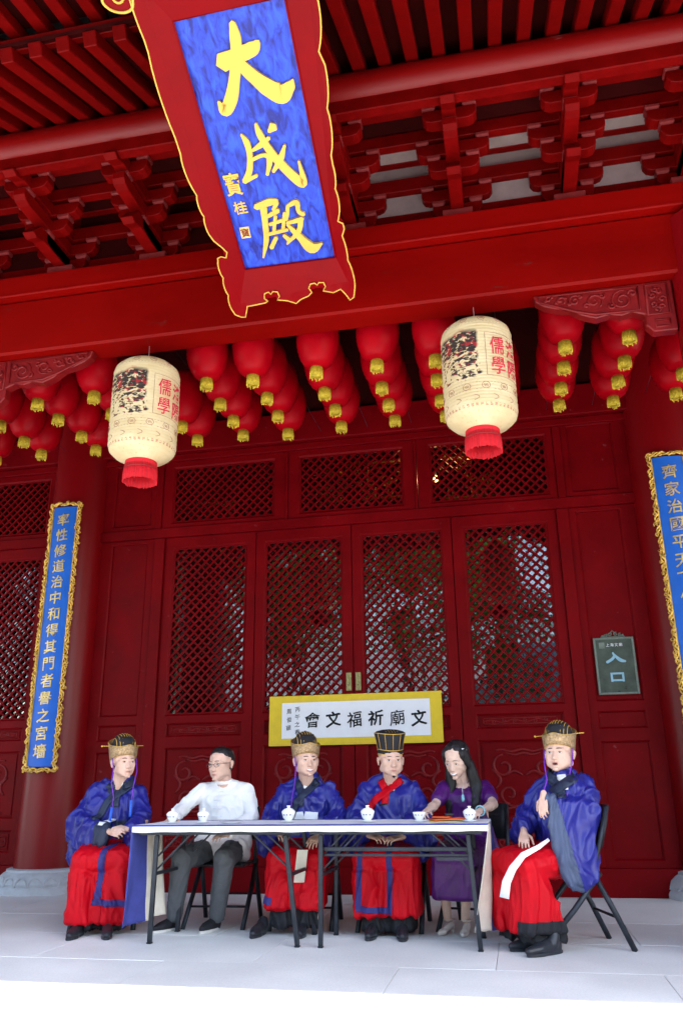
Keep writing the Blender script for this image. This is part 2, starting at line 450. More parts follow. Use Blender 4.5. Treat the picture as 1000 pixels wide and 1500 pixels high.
# ------------------------------------------------------------------ the ground
yard = MB().box(-90, 90, -120, -9.0, -0.6, -0.03).build('courtyard', 'courtyard_low_bounce'); tag(yard, kind='structure')  # added dark ground behind the camera, out of view, to cut bounce light
floor = MB().box(-90, 90, -9.0, 12, -0.6, -0.016).build('floor', 'paving_0')
tag(floor, kind='structure')
rng = random.Random(3)
slab_me = {}
def slab(x0, x1, y0, y1):
    w, d = round(x1-x0, 3), round(y1-y0, 3); k = (w, d, rng.randint(0, 2))
    if k not in slab_me:
        mb = MB().box(0, w-0.003, 0, d-0.003, -0.02, 0); slab_me[k] = mb.mesh('slab', FLOORM[k[2]])
    o = link_mesh('slab', slab_me[k], floor, (x0+0.0015, y0+0.0015, rng.uniform(-0.0012, 0.0012)), bevel=0.002)
y = -7.9
row = 0
while y < -0.06:
    d = 0.9 if y < -0.95 else (-0.06-y)
    if d < 0.15: break
    x = -8.0 + (0.55 if row % 2 else 0)
    while x < 4.6:
        slab(x, x+1.45, y, y+d)
        x += 1.45
    y += d; row += 1

# ------------------------------------------------------------------ the temple hall
hall = empty('temple_hall', (0, 0, 0))
tag(hall, 'red timber temple hall front with lattice doors, round columns and bracketed eaves', 'temple hall')
XC = -1.63           # middle of the bay
COLX = [-11.6, -5.02, 1.78, 8.3]

def grid_panel(mb, x0, x1, z0, z1, openings, yf, depth=0.05, slope=0.018):
    """a flat face with recessed openings whose edges are chamfered"""
    xs = sorted({x0, x1} | {o[0] for o in openings} | {o[1] for o in openings})
    zs = sorted({z0, z1} | {o[2] for o in openings} | {o[3] for o in openings})
    V = {}; F = []
    def v(x, y_, z):
        k = (round(x, 5), round(y_, 5), round(z, 5))
        if k not in V: V[k] = len(V)
        return V[k]
    for i in range(len(xs)-1):
        for j in range(len(zs)-1):
            cx, cz = (xs[i]+xs[i+1])/2, (zs[j]+zs[j+1])/2
            if any(o[0] < cx < o[1] and o[2] < cz < o[3] for o in openings): continue
            F.append((v(xs[i], yf, zs[j]), v(xs[i+1], yf, zs[j]), v(xs[i+1], yf, zs[j+1]), v(xs[i], yf, zs[j+1])))
    for o in openings:
        xi = [x for x in xs if o[0] <= x <= o[1]]; zi = [z for z in zs if o[2] <= z <= o[3]]
        ring = [(x, o[2]) for x in xi] + [(o[1], z) for z in zi[1:]] + [(x, o[3]) for x in reversed(xi[:-1])] + [(o[0], z) for z in reversed(zi[1:-1])]
        n = len(ring)
        def ins(p, s):
            return (min(max(p[0], o[0]+s), o[1]-s), min(max(p[1], o[2]+s), o[3]-s))
        for k in range(n):
            a, b = ring[k], ring[(k+1) % n]; a2, b2 = ins(a, slope), ins(b, slope)
            F.append((v(a[0], yf, a[1]), v(b[0], yf, b[1]), v(b2[0], yf+slope*0.8, b2[1]), v(a2[0], yf+slope*0.8, a2[1])))
            F.append((v(a2[0], yf+slope*0.8, a2[1]), v(b2[0], yf+slope*0.8, b2[1]), v(b2[0], yf+depth, b2[1]), v(a2[0], yf+depth, a2[1])))
    for (a, b) in (((x0, z0), (x1, z0)), ((x1, z0), (x1, z1)), ((x1, z1), (x0, z1)), ((x0, z1), (x0, z0))):
        F.append((v(a[0], yf, a[1]), v(b[0], yf, b[1]), v(b[0], yf+depth, b[1]), v(a[0], yf+depth, a[1])))
    mb.add(list(V.keys()), F)

def lattice_mesh(w, h, s=0.101, bw=0.0195):
    mb = MB()
    for sgn, y0 in ((1, 0.0), (-1, 0.009)):
        c = -h if sgn > 0 else 0
        lo, hi = (-h, w) if sgn > 0 else (0, w+h)
        n0 = s*math.sqrt(2)*0.72
        c = lo + n0*0.5
        while c < hi:
            # line x - sgn*z = c
            pts = []
            if sgn > 0:
                za, zb = max(0, -c), min(h, w-c)
                a, b = (c+za, za), (c+zb, zb)
            else:
                za, zb = max(0, c-w), min(h, c)
                a, b = (c-za, za), (c-zb, zb)
            if zb-za > 0.015:
                d = Vector((b[0]-a[0], 0, b[1]-a[1])); L = d.length; d.normalize(); p = Vector((-d.z, 0, d.x))
                mb.obox(((a[0]+b[0])/2, y0+0.012, (a[1]+b[1])/2), d*L/2, (0, 0.012, 0), p*bw/2)
            c += n0
    for b in ((0, 0.012, -0.002, 0.028, 0, h), (w-0.012, w, -0.002, 0.028, 0, h), (0.012, w-0.012, -0.002, 0.028, 0, 0.012), (0.012, w-0.012, -0.002, 0.028, h-0.012, h)):
        mb.box(*b)
    return mb.mesh('lattice', 'door_red')
LAT = {}
def lattice(x0, x1, z0, z1, yf, parent):
    w, h = round(x1-x0, 2), round(z1-z0, 2)
    if (w, h) not in LAT:
        LAT[(w, h)] = (lattice_mesh(w, h), MB().box(0, w, 0.0, 0.005, 0, h).mesh('glass_pane', 'window_glass'))
    a, g = LAT[(w, h)]
    link_mesh('lattice', a, parent, (x0, yf+0.018, z0))
    link_mesh('glass_pane', g, parent, (x0, yf+0.055, z0))

def relief(curves, r=0.011, flat=0.55, n=6):
    mb = MB()
    for c in curves:
        rs = [r*(0.35+0.65*math.sin(math.pi*min(1, max(0, (i+0.6)/(len(c)+0.2))))**0.5) for i in range(len(c))]
        mb.tube([(p[0], 0, p[1]) for p in c], rs, n)
    mb.v = [(x, y_*flat, z) for x, y_, z in mb.v]
    return mb
def wave(x0, x1, z, a, k, ph=0, n=26):
    return [(x0+(x1-x0)*i/n, z+a*math.sin(ph+k*2*math.pi*i/n)) for i in range(n+1)]
def cloud_scrolls(w, h):
    cs = []
    for s in (-1, 1):
        c = (s*w*0.25, h*0.16)
        sp = spiral(c, w*0.15, 1.15, math.pi/2 if s > 0 else math.pi/2, -s, 24, 0.25)
        cs.append(sp)
        cs.append([(s*w*0.40-s*0.1*w*math.sin(i/10*math.pi*0.9), h*0.12-h*0.30*i/10) for i in range(11)])
        sp = spiral((s*w*0.20, -h*0.26), w*0.12, 1.1, -math.pi/2, s, 22, 0.25)
        cs.append(sp)
        cs.append([(s*w*(0.02+0.20*i/8), h*0.02+h*0.07*math.sin(i/8*math.pi)) for i in range(9)])
    cs.append(wave(-w*0.34, w*0.34, h*0.41, 0.011, 2.5))
    cs.append(wave(-w*0.22, w*0.22, h*0.355, 0.009, 2, 1.3))
    cs.append(wave(-w*0.30, w*0.30, -h*0.43, 0.010, 3))
    cs.append(wave(-w*0.36, w*0.36, -h*0.475, 0.007, 3.5, 2))
    return cs
def vine(w, h, n=3):
    cs = [wave(-w*0.45, w*0.45, 0, h*0.16, n)]
    for i in range(n*2):
        x = -w*0.40+w*0.8*(i+0.5)/(n*2); s = 1 if i % 2 else -1
        cs.append(spiral((x, s*h*0.08), h*0.24, 1.0, s*math.pi/2, s, 12, 0.3))
    for s in (-1, 1): cs.append([(-w*0.46, s*h*0.34), (w*0.46, s*h*0.34)])
    for s in (-1, 1): cs.append([(s*w*0.47, -h*0.3), (s*w*0.47, h*0.3)])
    return cs

DOOR_Z0, DOOR_Z1 = 0.25, 3.83
def door_leaf(x0, x1, lat, handle=None):
    mb = MB(); w = x1-x0; c = (x0+x1)/2
    a, b = lat
    ops = [(a, b, 1.77, 3.715), (a+0.02, b-0.02, 1.545, 1.695), (a+0.02, b-0.02, 0.72, 1.435), (a+0.02, b-0.02, 0.37, 0.60)]
    grid_panel(mb, x0+0.003, x1-0.003, DOOR_Z0, DOOR_Z1, ops, 0.0, 0.05)
    for o in ops[1:]:
        mb.box(o[0]-0.01, o[1]+0.01, 0.034, 0.045, o[2]-0.01, o[3]+0.01)
        mb.box(o[0]+0.045, o[1]-0.045, 0.024, 0.034, o[2]+0.035, o[3]-0.035)   # raised field
    d = mb.build('door_leaf', 'door_red', hall, bevel=0.004)
    lattice(a+0.018, b-0.018, 1.788, 3.697, 0.0, d)
    key = round(b-a, 2)
    relief(cloud_scrolls(b-a-0.14, 0.62), 0.017, 0.9).build('cloud_carving', 'carved_red', d, ((a+b)/2, 0.022, 1.077), smooth='all')
    relief(vine(b-a-0.14, 0.085), 0.007, 0.9).build('vine_carving', 'carved_red', d, ((a+b)/2, 0.022, 1.62), smooth='all')
    relief(vine(b-a-0.14, 0.15), 0.010, 0.9).build('vine_carving', 'carved_red', d, ((a+b)/2, 0.022, 0.485), smooth='all')
    if handle:
        hb = MB().box(-0.028, 0.028, -0.014, 0, -0.095, 0.095)
        hb.box(-0.018, 0.018, -0.022, -0.014, -0.085, 0.085)
        for k in range(5): hb.box(-0.010, 0.010, -0.028, -0.022, -0.07+k*0.032, -0.052+k*0.032)
        hb.tube([(0, -0.022, 0.04), (0, -0.055, 0.03), (0, -0.055, -0.03), (0, -0.022, -0.04)], 0.006, 6)
        hb.build('door_handle', 'brass', d, (handle, -0.001, 2.07), bevel=0.002)
    return d
door_leaf(-3.87, -2.752, (-3.77, -2.85))
door_leaf(-2.748, -1.632, (-2.648, -1.735), handle=-1.681)
door_leaf(-1.628, -0.506, (-1.53, -0.607), handle=-1.579)
door_leaf(-0.502, 0.63, (-0.386, 0.532))
door_leaf(-6.52, -5.40, (-6.40, -5.46))
door_leaf(-7.64, -6.525, (-7.55, -6.62))

def transom(x0, x1, a, b):
    mb = MB()
    grid_panel(mb, x0+0.003, x1-0.003, 3.953, 4.80, [(a, b, 4.005, 4.735)], -0.01, 0.06, 0.022)
    t = mb.build('transom_window', 'door_red', hall, bevel=0.004)
    lattice(a+0.022, b-0.022, 4.027, 4.713, -0.01, t)
for x0, x1, a, b in ((-3.93, -2.40, -3.815, -2.53), (-2.37, -0.885, -2.25, -1.005), (-0.855, 0.67, -0.72, 0.60), (-6.70, -5.38, -6.60, -5.45), (-8.3, -6.73, -8.2, -6.85)):
    transom(x0, x1, a, b)
# pier panels beside the columns
def pier(x0, x1, a, b):
    mb = MB()
    ops = [(a, b, 1.78, 3.80), (a, b, 1.515, 1.69), (a, b, 0.31, 1.40)]
    grid_panel(mb, x0, x1, 0.22, 3.83, ops, 0.0, 0.05)
    for o in ops:
        mb.box(o[0]-0.01, o[1]+0.01, 0.03, 0.042, o[2]-0.01, o[3]+0.01)
    mb.build('pier_panel', 'door_red', hall, bevel=0.004)
    mb = MB()
    grid_panel(mb, x0, x1, 3.953, 4.88, [(a-0.01, b+0.02, 4.01, 4.81)], -0.01, 0.05)
    mb.box(a-0.03, b+0.04, 0.02, 0.032, 4.0, 4.82)
    mb.build('upper_pier_panel', 'door_red', hall, bevel=0.004)
pier(0.763, 1.45, 0.83, 1.30)
pier(-4.70, -4.003, -4.56, -4.09)
pier(-5.37, -5.10, -5.34, -5.15)
pier(2.0, 2.9, 2.1, 2.75)
# posts, rails, sill: proud of the panels
def part(name, mat, boxes, bevel=0.006, smooth=False):
    mb = MB()
    for b in boxes: mb.box(*b)
    return mb.build(name, mat, hall, bevel=bevel, smooth=smooth)
part('door_post', 'door_red', [(-4.0, -3.873, -0.035, 0.09, 0.25, 3.83)])
part('door_post', 'door_red', [(0.633, 0.76, -0.035, 0.09, 0.25, 3.83)])
part('transom_rail', 'door_red', [(-4.72, 1.5, -0.045, 0.09, 3.833, 3.95)])
part('transom_rail', 'door_red', [(-9.0, -5.1, -0.045, 0.09, 3.833, 3.95)])
part('mullion', 'door_red', [(-2.398, -2.372, -0.03, 0.09, 3.953, 4.80)])
part('mullion', 'door_red', [(-0.883, -0.857, -0.03, 0.09, 3.953, 4.80)])
part('mullion', 'door_red', [(-4.0, -3.933, -0.03, 0.09, 3.953, 4.80)])
part('mullion', 'door_red', [(0.673, 0.76, -0.03, 0.09, 3.953, 4.80)])
part('door_sill', 'door_red', [(-4.75, 1.5, -0.06, 0.09, 0.0, 0.25)])
part('door_sill', 'door_red', [(-9.0, -5.1, -0.06, 0.09, 0.0, 0.25)])
part('door_sill', 'door_red', [(1.95, 8.2, -0.06, 0.09, 0.0, 0.25)])
part('wall_lintel', 'door_red', [(-16, 12, -0.13, 0.12, 4.885, 5.25)], 0.012)
part('wall_lintel', 'door_red', [(-16, 12, -0.05, 0.12, 4.803, 4.882)], 0.006)
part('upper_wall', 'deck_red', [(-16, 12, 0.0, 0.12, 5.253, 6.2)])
part('side_wall', 'door_red', [(2.903, 12, 0.0, 0.12, 0.253, 4.80)])
part('side_wall', 'door_red', [(-16, -7.65, 0.0, 0.12, 0.253, 3.83), (-16, -8.35, 0.0, 0.12, 3.953, 4.80)])
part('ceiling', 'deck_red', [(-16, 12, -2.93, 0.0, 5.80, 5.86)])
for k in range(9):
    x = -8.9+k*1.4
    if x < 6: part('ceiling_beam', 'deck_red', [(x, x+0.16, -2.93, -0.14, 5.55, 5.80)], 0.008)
# the dark room behind the doors, with gilded shrine screens near the transoms
part('interior_wall', 'interior_dark', [(-9, 6, 6.0, 6.1, 0, 6), (-9.1, -9, 0.13, 6.0, 0, 6), (6, 6.1, 0.13, 6.0, 0, 6), (-9, 6, 0.13, 6.0, 6.0, 6.1), (-9, 6, 0.13, 6, 0.0, 0.05)], 0)
rng = random.Random(11)
for cx, cz, w, h in ((-3.6, 4.25, 0.9, 0.28), (-1.45, 4.5, 0.8, 0.5), (-0.25, 4.45, 0.7, 0.55), (-2.0, 4.45, 0.4, 0.4)):
    mb = MB()
    for i in range(26):
        x, z = rng.uniform(-w/2, w/2), rng.uniform(-h/2, h/2)
        sp = spiral((x, z), rng.uniform(0.03, 0.075), rng.choice((0.9, 1.2)), rng.uniform(0, 6), rng.choice((-1, 1)), 10)
        mb.tube([(p[0], rng.uniform(-0.02, 0.02), p[1]) for p in sp], 0.010, 5)
    mb.box(-w/2, w/2, 0.03, 0.05, -h/2, -h/2+0.03); mb.box(-w/2, w/2, 0.03, 0.05, h/2-0.03, h/2)
    mb.build('gilded_screen', 'gold', hall, (cx, 0.35, cz), smooth='all')

# a lit bulb hanging in the room behind the upper lattice
lamp = empty('hanging_bulb', (-0.70, 0.75, 4.60)); tag(lamp, 'small lit warm bulb hanging behind the upper lattice', 'lamp')
lm = pbr('bulb_glow', (1, 0.6, 0.2), 0.5); lm.node_tree.nodes['Principled BSDF'].inputs['Emission Color'].default_value = (1, 0.55, 0.18, 1); lm.node_tree.nodes['Principled BSDF'].inputs['Emission Strength'].default_value = 6
MB().lathe([(0.0, -0.05), (0.022, -0.04), (0.03, -0.01), (0.02, 0.02), (0.01, 0.035)], n=16).build('bulb', 'bulb_glow', lamp, smooth='all')
MB().lathe([(0.012, 0.036), (0.014, 0.07), (0.004, 0.075), (0.004, 1.4)], n=8).build('cord', 'iron_black', lamp)
pl_ = bpy.data.lights.new('bulb_light', 'POINT'); pl_.energy = 6; pl_.color = (1, 0.5, 0.18); pl_.shadow_soft_size = 0.03
plo = bpy.data.objects.new('bulb_light', pl_); COL.objects.link(plo); plo.parent = lamp; plo.location = (0, -0.08, -0.05)

# columns and their stone bases
def column(x, y0, r, h, z0=0.0, seg=40):
    mb = MB().lathe([(r*1.01, z0+0.2), (r, 1.5), (r*0.985, h*0.7), (r*0.97, h)], n=seg)
    c = mb.build('column', 'column_red', hall, (x, y0, 0), smooth=True)
    b = MB().lathe([(r*1.5, 0), (r*1.5, 0.035), (r*1.46, 0.06), (r*1.42, 0.075), (r*1.45, 0.10), (r*1.40, 0.15), (r*1.28, 0.19), (r*1.20, 0.205), (r*1.20, 0.225), (r*1.12, 0.235)], n=40)
    for k in range(20):                                   # carved petals round the drum
        t = 2*math.pi*k/20
        p = [(r*(1.45-0.10*math.sin(math.pi*i/6))*math.cos(t+0.14*math.cos(math.pi*i/6)), r*(1.45-0.03*math.sin(math.pi*i/6))*math.sin(t+0.14*math.cos(math.pi*i/6)), 0.075+0.085*math.sin(math.pi*i/6)) for i in range(7)]
        b.tube(p, 0.010, 5)
    b.build('column_base', 'stone_base', c, smooth=True)
for x in COLX:
    column(x, 0.02, 0.34, 5.9)
for x in (-11.2, -4.60, 1.75, 8.3):
    column(x, -3.06, 0.35, 5.0)

# main beam, plate beam and board between
part('main_beam', 'beam_red', [(-16, 12, -3.2, -2.93, 4.542, 5.06)], 0.018)
part('plate_beam', 'beam_red', [(-16, 12, -3.285, -2.86, 5.063, 5.262)], 0.014)
mb = MB()
mb.box(-16, 12, -3.292, -3.286, 5.066, 5.078)
mb.build('beam_lip', 'beam_red', hall)

# carved brackets under the beam beside the columns
def queti(sgn):
    pts = [(0, 0), (0, -0.42), (-0.17, -0.42), (-0.215, -0.36), (-0.215, -0.27), (-0.30, -0.235), (-0.38, -0.255), (-0.46, -0.235), (-0.56, -0.255), (-0.66, -0.215), (-0.74, -0.155), (-0.84, -0.135), (-0.93, -0.10), (-0.985, -0.055), (-1.0, 0)]
    mb = MB(); poly = [(sgn*p[0], p[1]) for p in pts]
    if sgn < 0: poly = poly[::-1]
    mb.prism(poly, -0.045, 0.045)
    q = mb.build('carved_bracket', 'carved_red', hall, bevel=0.008)
    cs = []
    for (cx, cz, r, t, a) in ((-0.36, -0.125, 0.085, 1.6, 1.2), (-0.56, -0.11, 0.065, 1.4, -1), (-0.70, -0.085, 0.045, 1.3, 1), (-0.80, -0.07, 0.035, 1.1, -1), (-0.89, -0.05, 0.025, 1.0, 1)):
        cs.append(spiral((sgn*cx, cz), r, t, a, sgn, 24, 0.15))
        cs.append(spiral((sgn*(cx+r*0.9), cz+r*0.55), r*0.38, 1.1, a+2, -sgn, 12, 0.2))
        cs.append(spiral((sgn*(cx-r*0.9), cz-r*0.5), r*0.34, 1.1, a+1, sgn, 12, 0.2))
    b = [(-0.245, -0.03), (-0.245, -0.23), (-0.56, -0.225), (-0.70, -0.18), (-0.95, -0.07), (-0.96, -0.02), (-0.245, -0.03)]
    cs.append([(sgn*p[0], p[1]) for p in b])
    cs.append([(sgn*p[0], p[1]) for p in ((-0.04, -0.03), (-0.19, -0.03), (-0.19, -0.28), (-0.04, -0.28), (-0.04, -0.03))])
    for k in range(7): cs.append(spiral((sgn*(-0.115+0.035*math.cos(k*0.9)), -0.155+0.085*math.sin(k*0.9)), 0.026, 1.1, k, 1, 10, 0.3))
    cs.append([(sgn*p[0], p[1]) for p in ((-0.05, -0.33), (-0.15, -0.33), (-0.15, -0.385), (-0.05, -0.385), (-0.05, -0.33))])
    r = relief(cs, 0.0115, 0.95)
    r.build('scroll_carving', 'carved_red', q, (0, -0.046, 0), smooth='all')
    return q
q = queti(1); q.location = (1.40, -3.06, 4.54)
q = queti(-1); q.location = (-4.25, -3.06, 4.54)

# bracket sets
def boat(L, h, t, c=0.35):
    e = h*0.75
    return [(-L, h), (-L, h*0.48), (-L+e*0.28, h*0.14), (-L+e*0.75, 0), (L-e*0.75, 0), (L-e*0.28, h*0.14), (L, h*0.48), (L, h)]
AH = 0.112
arm_s = MB().prism(boat(0.20, AH, 0), -0.05, 0.05).mesh('bracket_arm', 'bracket_red')
arm_l = MB().prism(boat(0.285, AH, 0), -0.05, 0.05).mesh('bracket_arm', 'bracket_red')
def block_mesh(w, h):
    mb = MB(); a, b = w*0.72/2, w/2
    vs = [(-a, -a, 0), (a, -a, 0), (a, a, 0), (-a, a, 0), (-b, -b, h*0.45), (b, -b, h*0.45), (b, b, h*0.45), (-b, b, h*0.45), (-b, -b, h), (b, -b, h), (b, b, h), (-b, b, h)]
    fs = [(3, 2, 1, 0), (8, 9, 10, 11)]
    for q_ in (0, 4):
        for k in range(4): fs.append((q_+k, q_+(k+1) % 4, q_+4+(k+1) % 4, q_+4+k))
    return mb.add(vs, fs).mesh('bracket_block', 'block_pink')
blk = block_mesh(0.105, 0.05); blk_big = block_mesh(0.24, 0.12)
def long_arm(y1, nose):
    h = AH
    p = [(0.16, h), (0.16, 0), (y1+0.09, 0), (y1+0.03, h*0.12), (y1, h*0.45), (y1, h)] if not nose else [(0.16, h), (0.16, 0), (y1+0.16, 0), (y1+0.06, -h*0.35), (y1, -h*0.15), (y1+0.035, h*0.3), (y1+0.10, h)]
    return MB().prism(p, -0.052, 0.052, axis='x').mesh('bracket_arm' if not nose else 'bracket_beak', 'bracket_red')
la = [long_arm(-0.43, False), long_arm(-0.80, False), long_arm(-0.98, True)]
beak = long_arm(-0.62, True)
def bracket_set(x):
    root = empty('bracket_set', (x, -3.07, 5.262)); root.parent = hall
    def P(name, me, y0, z, xo=0.0, bv=0.005): return link_mesh(name, me, root, (xo, y0, z), bevel=bv)
    P('bracket_block', blk_big, 0, 0)
    st = 0.34
    for i, (ys, zs) in enumerate(((0, 0.11), (-st, 0.27), (-2*st, 0.43))):
        P('bracket_arm', arm_s, ys, zs)
        for s in (-1, 1): P('bracket_block', blk, ys, zs+AH, s*0.15)
        if i < 2:
            P('bracket_arm', arm_l, ys, zs+AH+0.048)
            for s in (-1, 1): P('bracket_block', blk, ys, zs+2*AH+0.048, s*0.235)
    P('bracket_arm', la[0], 0, 0.115); P('bracket_arm', la[1], 0, 0.275); P('bracket_beak', la[2], 0, 0.435)
    P('bracket_beak', beak, 0, 0.113)
    P('bracket_block', blk, -0.36, 0.227); P('bracket_block', blk, -0.70, 0.387)
    return root
bs0 = bracket_set(-3.60)
KM = {}
for c in bpy.data.objects:
    if c.parent: KM.setdefault(c.parent, []).append(c)
for k in range(-3, 9):
    if k == 0: continue
    copy_tree(bs0, loc=(-3.60+k*0.87, -3.07, 5.262), parent=hall, kidmap=KM)
# tie beams along the bracket steps, plaster between them
def tie(y0, z0, h=0.10, t=0.08, mat='bracket_red'):
    part('tie_beam', mat, [(-8, 5, y0-t/2, y0+t/2, z0, z0+h)], 0.006)
Z0 = 5.262
tie(-3.07, Z0+0.432, 0.13); tie(-3.07, Z0+0.72, 0.12); tie(-3.41, Z0+0.592, 0.12); tie(-3.75, Z0+0.592, 0.11)
part('bracket_board', 'bracket_red', [(-8, 5, -3.06, -3.02, Z0, Z0+0.235)], 0)
part('bracket_backing', 'bracket_red', [(-8, 5, -3.018, -2.99, Z0, Z0+0.9)], 0)
for k in range(-3, 9):
    x = -3.60+k*0.87
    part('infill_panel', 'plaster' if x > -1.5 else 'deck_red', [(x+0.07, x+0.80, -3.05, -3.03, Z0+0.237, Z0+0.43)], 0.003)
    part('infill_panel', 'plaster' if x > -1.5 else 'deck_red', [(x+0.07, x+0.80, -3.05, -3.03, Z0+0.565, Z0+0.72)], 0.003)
    # slanting cover boards between the steps
for k in range(-3, 9):
    x = -3.60+k*0.87
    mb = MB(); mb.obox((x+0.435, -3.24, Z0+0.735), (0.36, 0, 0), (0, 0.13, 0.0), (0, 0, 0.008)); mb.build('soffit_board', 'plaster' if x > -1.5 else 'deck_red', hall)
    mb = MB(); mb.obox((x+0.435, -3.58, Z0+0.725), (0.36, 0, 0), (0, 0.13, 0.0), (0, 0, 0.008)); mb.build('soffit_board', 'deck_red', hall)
part('eaves_beam', 'bracket_red', [(-8, 5, -3.79, -3.71, Z0+0.592+0.113, Z0+0.592+0.115)], 0)
# eaves purlin and its plank
mb = MB(); mb.tube([(-9, 0, 0), (-4.9, 0, 0), (1.5, 0, 0), (5.5, 0, 0)], 0.125, 28)
mb.build('purlin', 'purlin_red', hall, (0, -3.98, 5.935), smooth=True)
part('purlin_plank', 'bracket_red', [(-9, 5.5, -4.02, -3.93, 5.70, 5.835)], 0.008)
mb = MB(); mb.tube([(-9, 0, 0), (5.5, 0, 0)], 0.11, 20)
mb.build('purlin', 'purlin_red', hall, (0, -3.05, 6.33), smooth=True)
# rafters
SL = math.tan(R(25))
def rz(y_): return 6.06 + (y_+4.0)*SL          # underside of the rafters
raf = MB()
dr = Vector((0, -1, -SL)).normalized(); nr = Vector((0, -SL, 1)).normalized()
Lr = (5.03-2.9)/abs(dr.y)
raf.obox((0, 0, 0), (0.046, 0, 0), dr*Lr/2, nr*0.05)
raf_me = raf.mesh('rafter', 'rafter_red')
fl = MB(); a2 = R(13); df = Vector((0, -math.cos(a2), -math.sin(a2))); nf = Vector((0, -math.sin(a2), math.cos(a2)))
Lf = 1.7
fl.obox((0, 0, 0), (0.042, 0, 0), df*Lf/2, nf*0.045)
fl_me = fl.mesh('flying_rafter', 'rafter_red')
xk = -0.752-0.2*40
cr_ = Vector((0, (-5.03-2.9)/2, 0)); cr_.z = rz(cr_.y); cr_ += nr*0.05
cf_ = Vector((0, -5.53, rz(-4.72)+0.115-0.31*math.tan(R(13))))
rng = random.Random(5)
while xk < 5.2:
    j = rng.uniform(-0.006, 0.006)
    link_mesh('rafter', raf_me, hall, (xk+j, cr_.y, cr_.z), bevel=0.006)
    link_mesh('flying_rafter', fl_me, hall, (xk+j*0.5, cf_.y, cf_.z), bevel=0.005)
    xk += 0.2
mb = MB(); mb.obox((-1.5, -5.0, rz(-5.0)+0.115+0.035), (7.6, 0, 0), dr*0.035, nr*0.04); mb.build('eaves_board', 'rafter_red', hall, bevel=0.005)
# deck over the rafters, and the tiled roof above it (thick, keeps the sun off)
mb = MB(); c = Vector((-2, -3.2, rz(-3.2))) + nr*0.115
mb.obox(c, (14, 0, 0), dr*2.0, nr*0.012); mb.build('roof_deck', 'deck_red', hall)
mb = MB(); c = Vector((-2, -5.66, 0)); c.z = cf_.z - (5.66-5.53)*math.tan(a2)+0.052
mb.obox(c+Vector((0, 0, 0.012)), (14, 0, 0), df*0.72, nf*0.012); mb.build('roof_deck', 'deck_red', hall)
mb = MB(); mb.prism([(-6.42, 5.67), (-6.42, 5.76), (-5.0, 6.10), (0.0, 8.4), (3.2, 10.2), (6.3, 8.4), (6.3, 6.15), (0, 8.2), (-4.9, 6.03)], -16, 12, axis='x')
mb.build('tiled_roof', 'tile_dark', hall)
# ------------------------------------------------------------------ the name plaque, leaning out from the beam
PT = R(64)
plaque = empty('name_plaque', (0, -3.758, 4.752))
tag(plaque, 'big blue name plaque with gold characters in a red scalloped frame under the eaves', 'plaque')
EV = Vector((0, -math.sin(PT), math.cos(PT))); EN = Vector((0, -math.cos(PT), -math.sin(PT)))
def pm(u, v, n=0.0): return Vector((u, 0, 0)) + EV*v + EN*n
def pl_poly(mb, poly, n0, n1):
    k = len(poly)
    vs = [pm(p[0], p[1], n0) for p in poly] + [pm(p[0], p[1], n1) for p in poly]
    fs = [tuple(range(k)), tuple(reversed(range(k, 2*k)))] + [(i, k+i, k+(i+1) % k, (i+1) % k) for i in range(k)]
    mb.add(vs, fs)
BL = [(-1.715, -0.083), (-1.018, -0.086), (-0.997, 1.606), (-1.703, 1.593)]
mb = MB(); pl_poly(mb, BL, -0.03, 0.0); mb.build('board', 'plaque_blue', plaque)
def smooth_poly(pts, n=4, closed=True):
    out = []; m = len(pts)
    for i in range(m if closed else m-1):
        p0, p1, p2, p3 = (Vector((*pts[(i+k-1) % m], 0)) if closed else Vector((*pts[min(max(i+k-1, 0), m-1)], 0)) for k in range(4))
        for j in range(n):
            t = j/n
            q = 0.5*((2*p1)+(p2-p0)*t+(2*p0-5*p1+4*p2-p3)*t*t+(3*p1-p0-3*p2+p3)*t*t*t)
            out.append((q.x, q.y))
    if not closed: out.append(tuple(pts[-1]))
    return out
def scallop(a, b, k, amp, side):
    """cusped cloud edge from a to b"""
    a, b = Vector(a), Vector(b); d = b-a; nrm = Vector((-d.y, d.x)).normalized()*side
    out = []
    for i in range(k):
        for j in range(7):
            t = (i+j/7)/k; h = 0.6*amp*(abs(math.sin(math.pi*j/7))**0.7)
            p = a+d*t+nrm*h; out.append((p.x, p.y))
    return out
BLC = (-1.891, -0.398); BRC = (-0.911, -0.318); TLC = (-1.898, 1.889); TRC = (-0.755, 1.907)
right = scallop(BRC, (-0.940, 0.125), 2, 0.02, -1) + [(-0.906, 0.145), (-0.909, 0.186), (-0.941, 0.207)] + scallop((-0.925, 0.248), (-0.905, 0.629), 2, 0.022, -1) + scallop((-0.898, 0.668), (-0.833, 1.260), 2, 0.03, -1) + scallop((-0.850, 1.297), TRC, 2, 0.035, -1)
left = scallop(TLC, (-1.892, 1.480), 1, 0.03, -1) + scallop((-1.903, 1.462), (-1.894, 0.862), 1, 0.035, -1) + scallop((-1.906, 0.833), (-1.889, 0.559), 1, 0.03, -1) + scallop((-1.886, 0.540), (-1.880, 0.227), 2, 0.022, -1) + [(-1.869, 0.197), (-1.822, 0.135), (-1.797, 0.094), (-1.815, 0.052), (-1.852, 0.068), (-1.881, 0.057)] + scallop((-1.882, 0.042), BLC, 3, 0.022, -1)
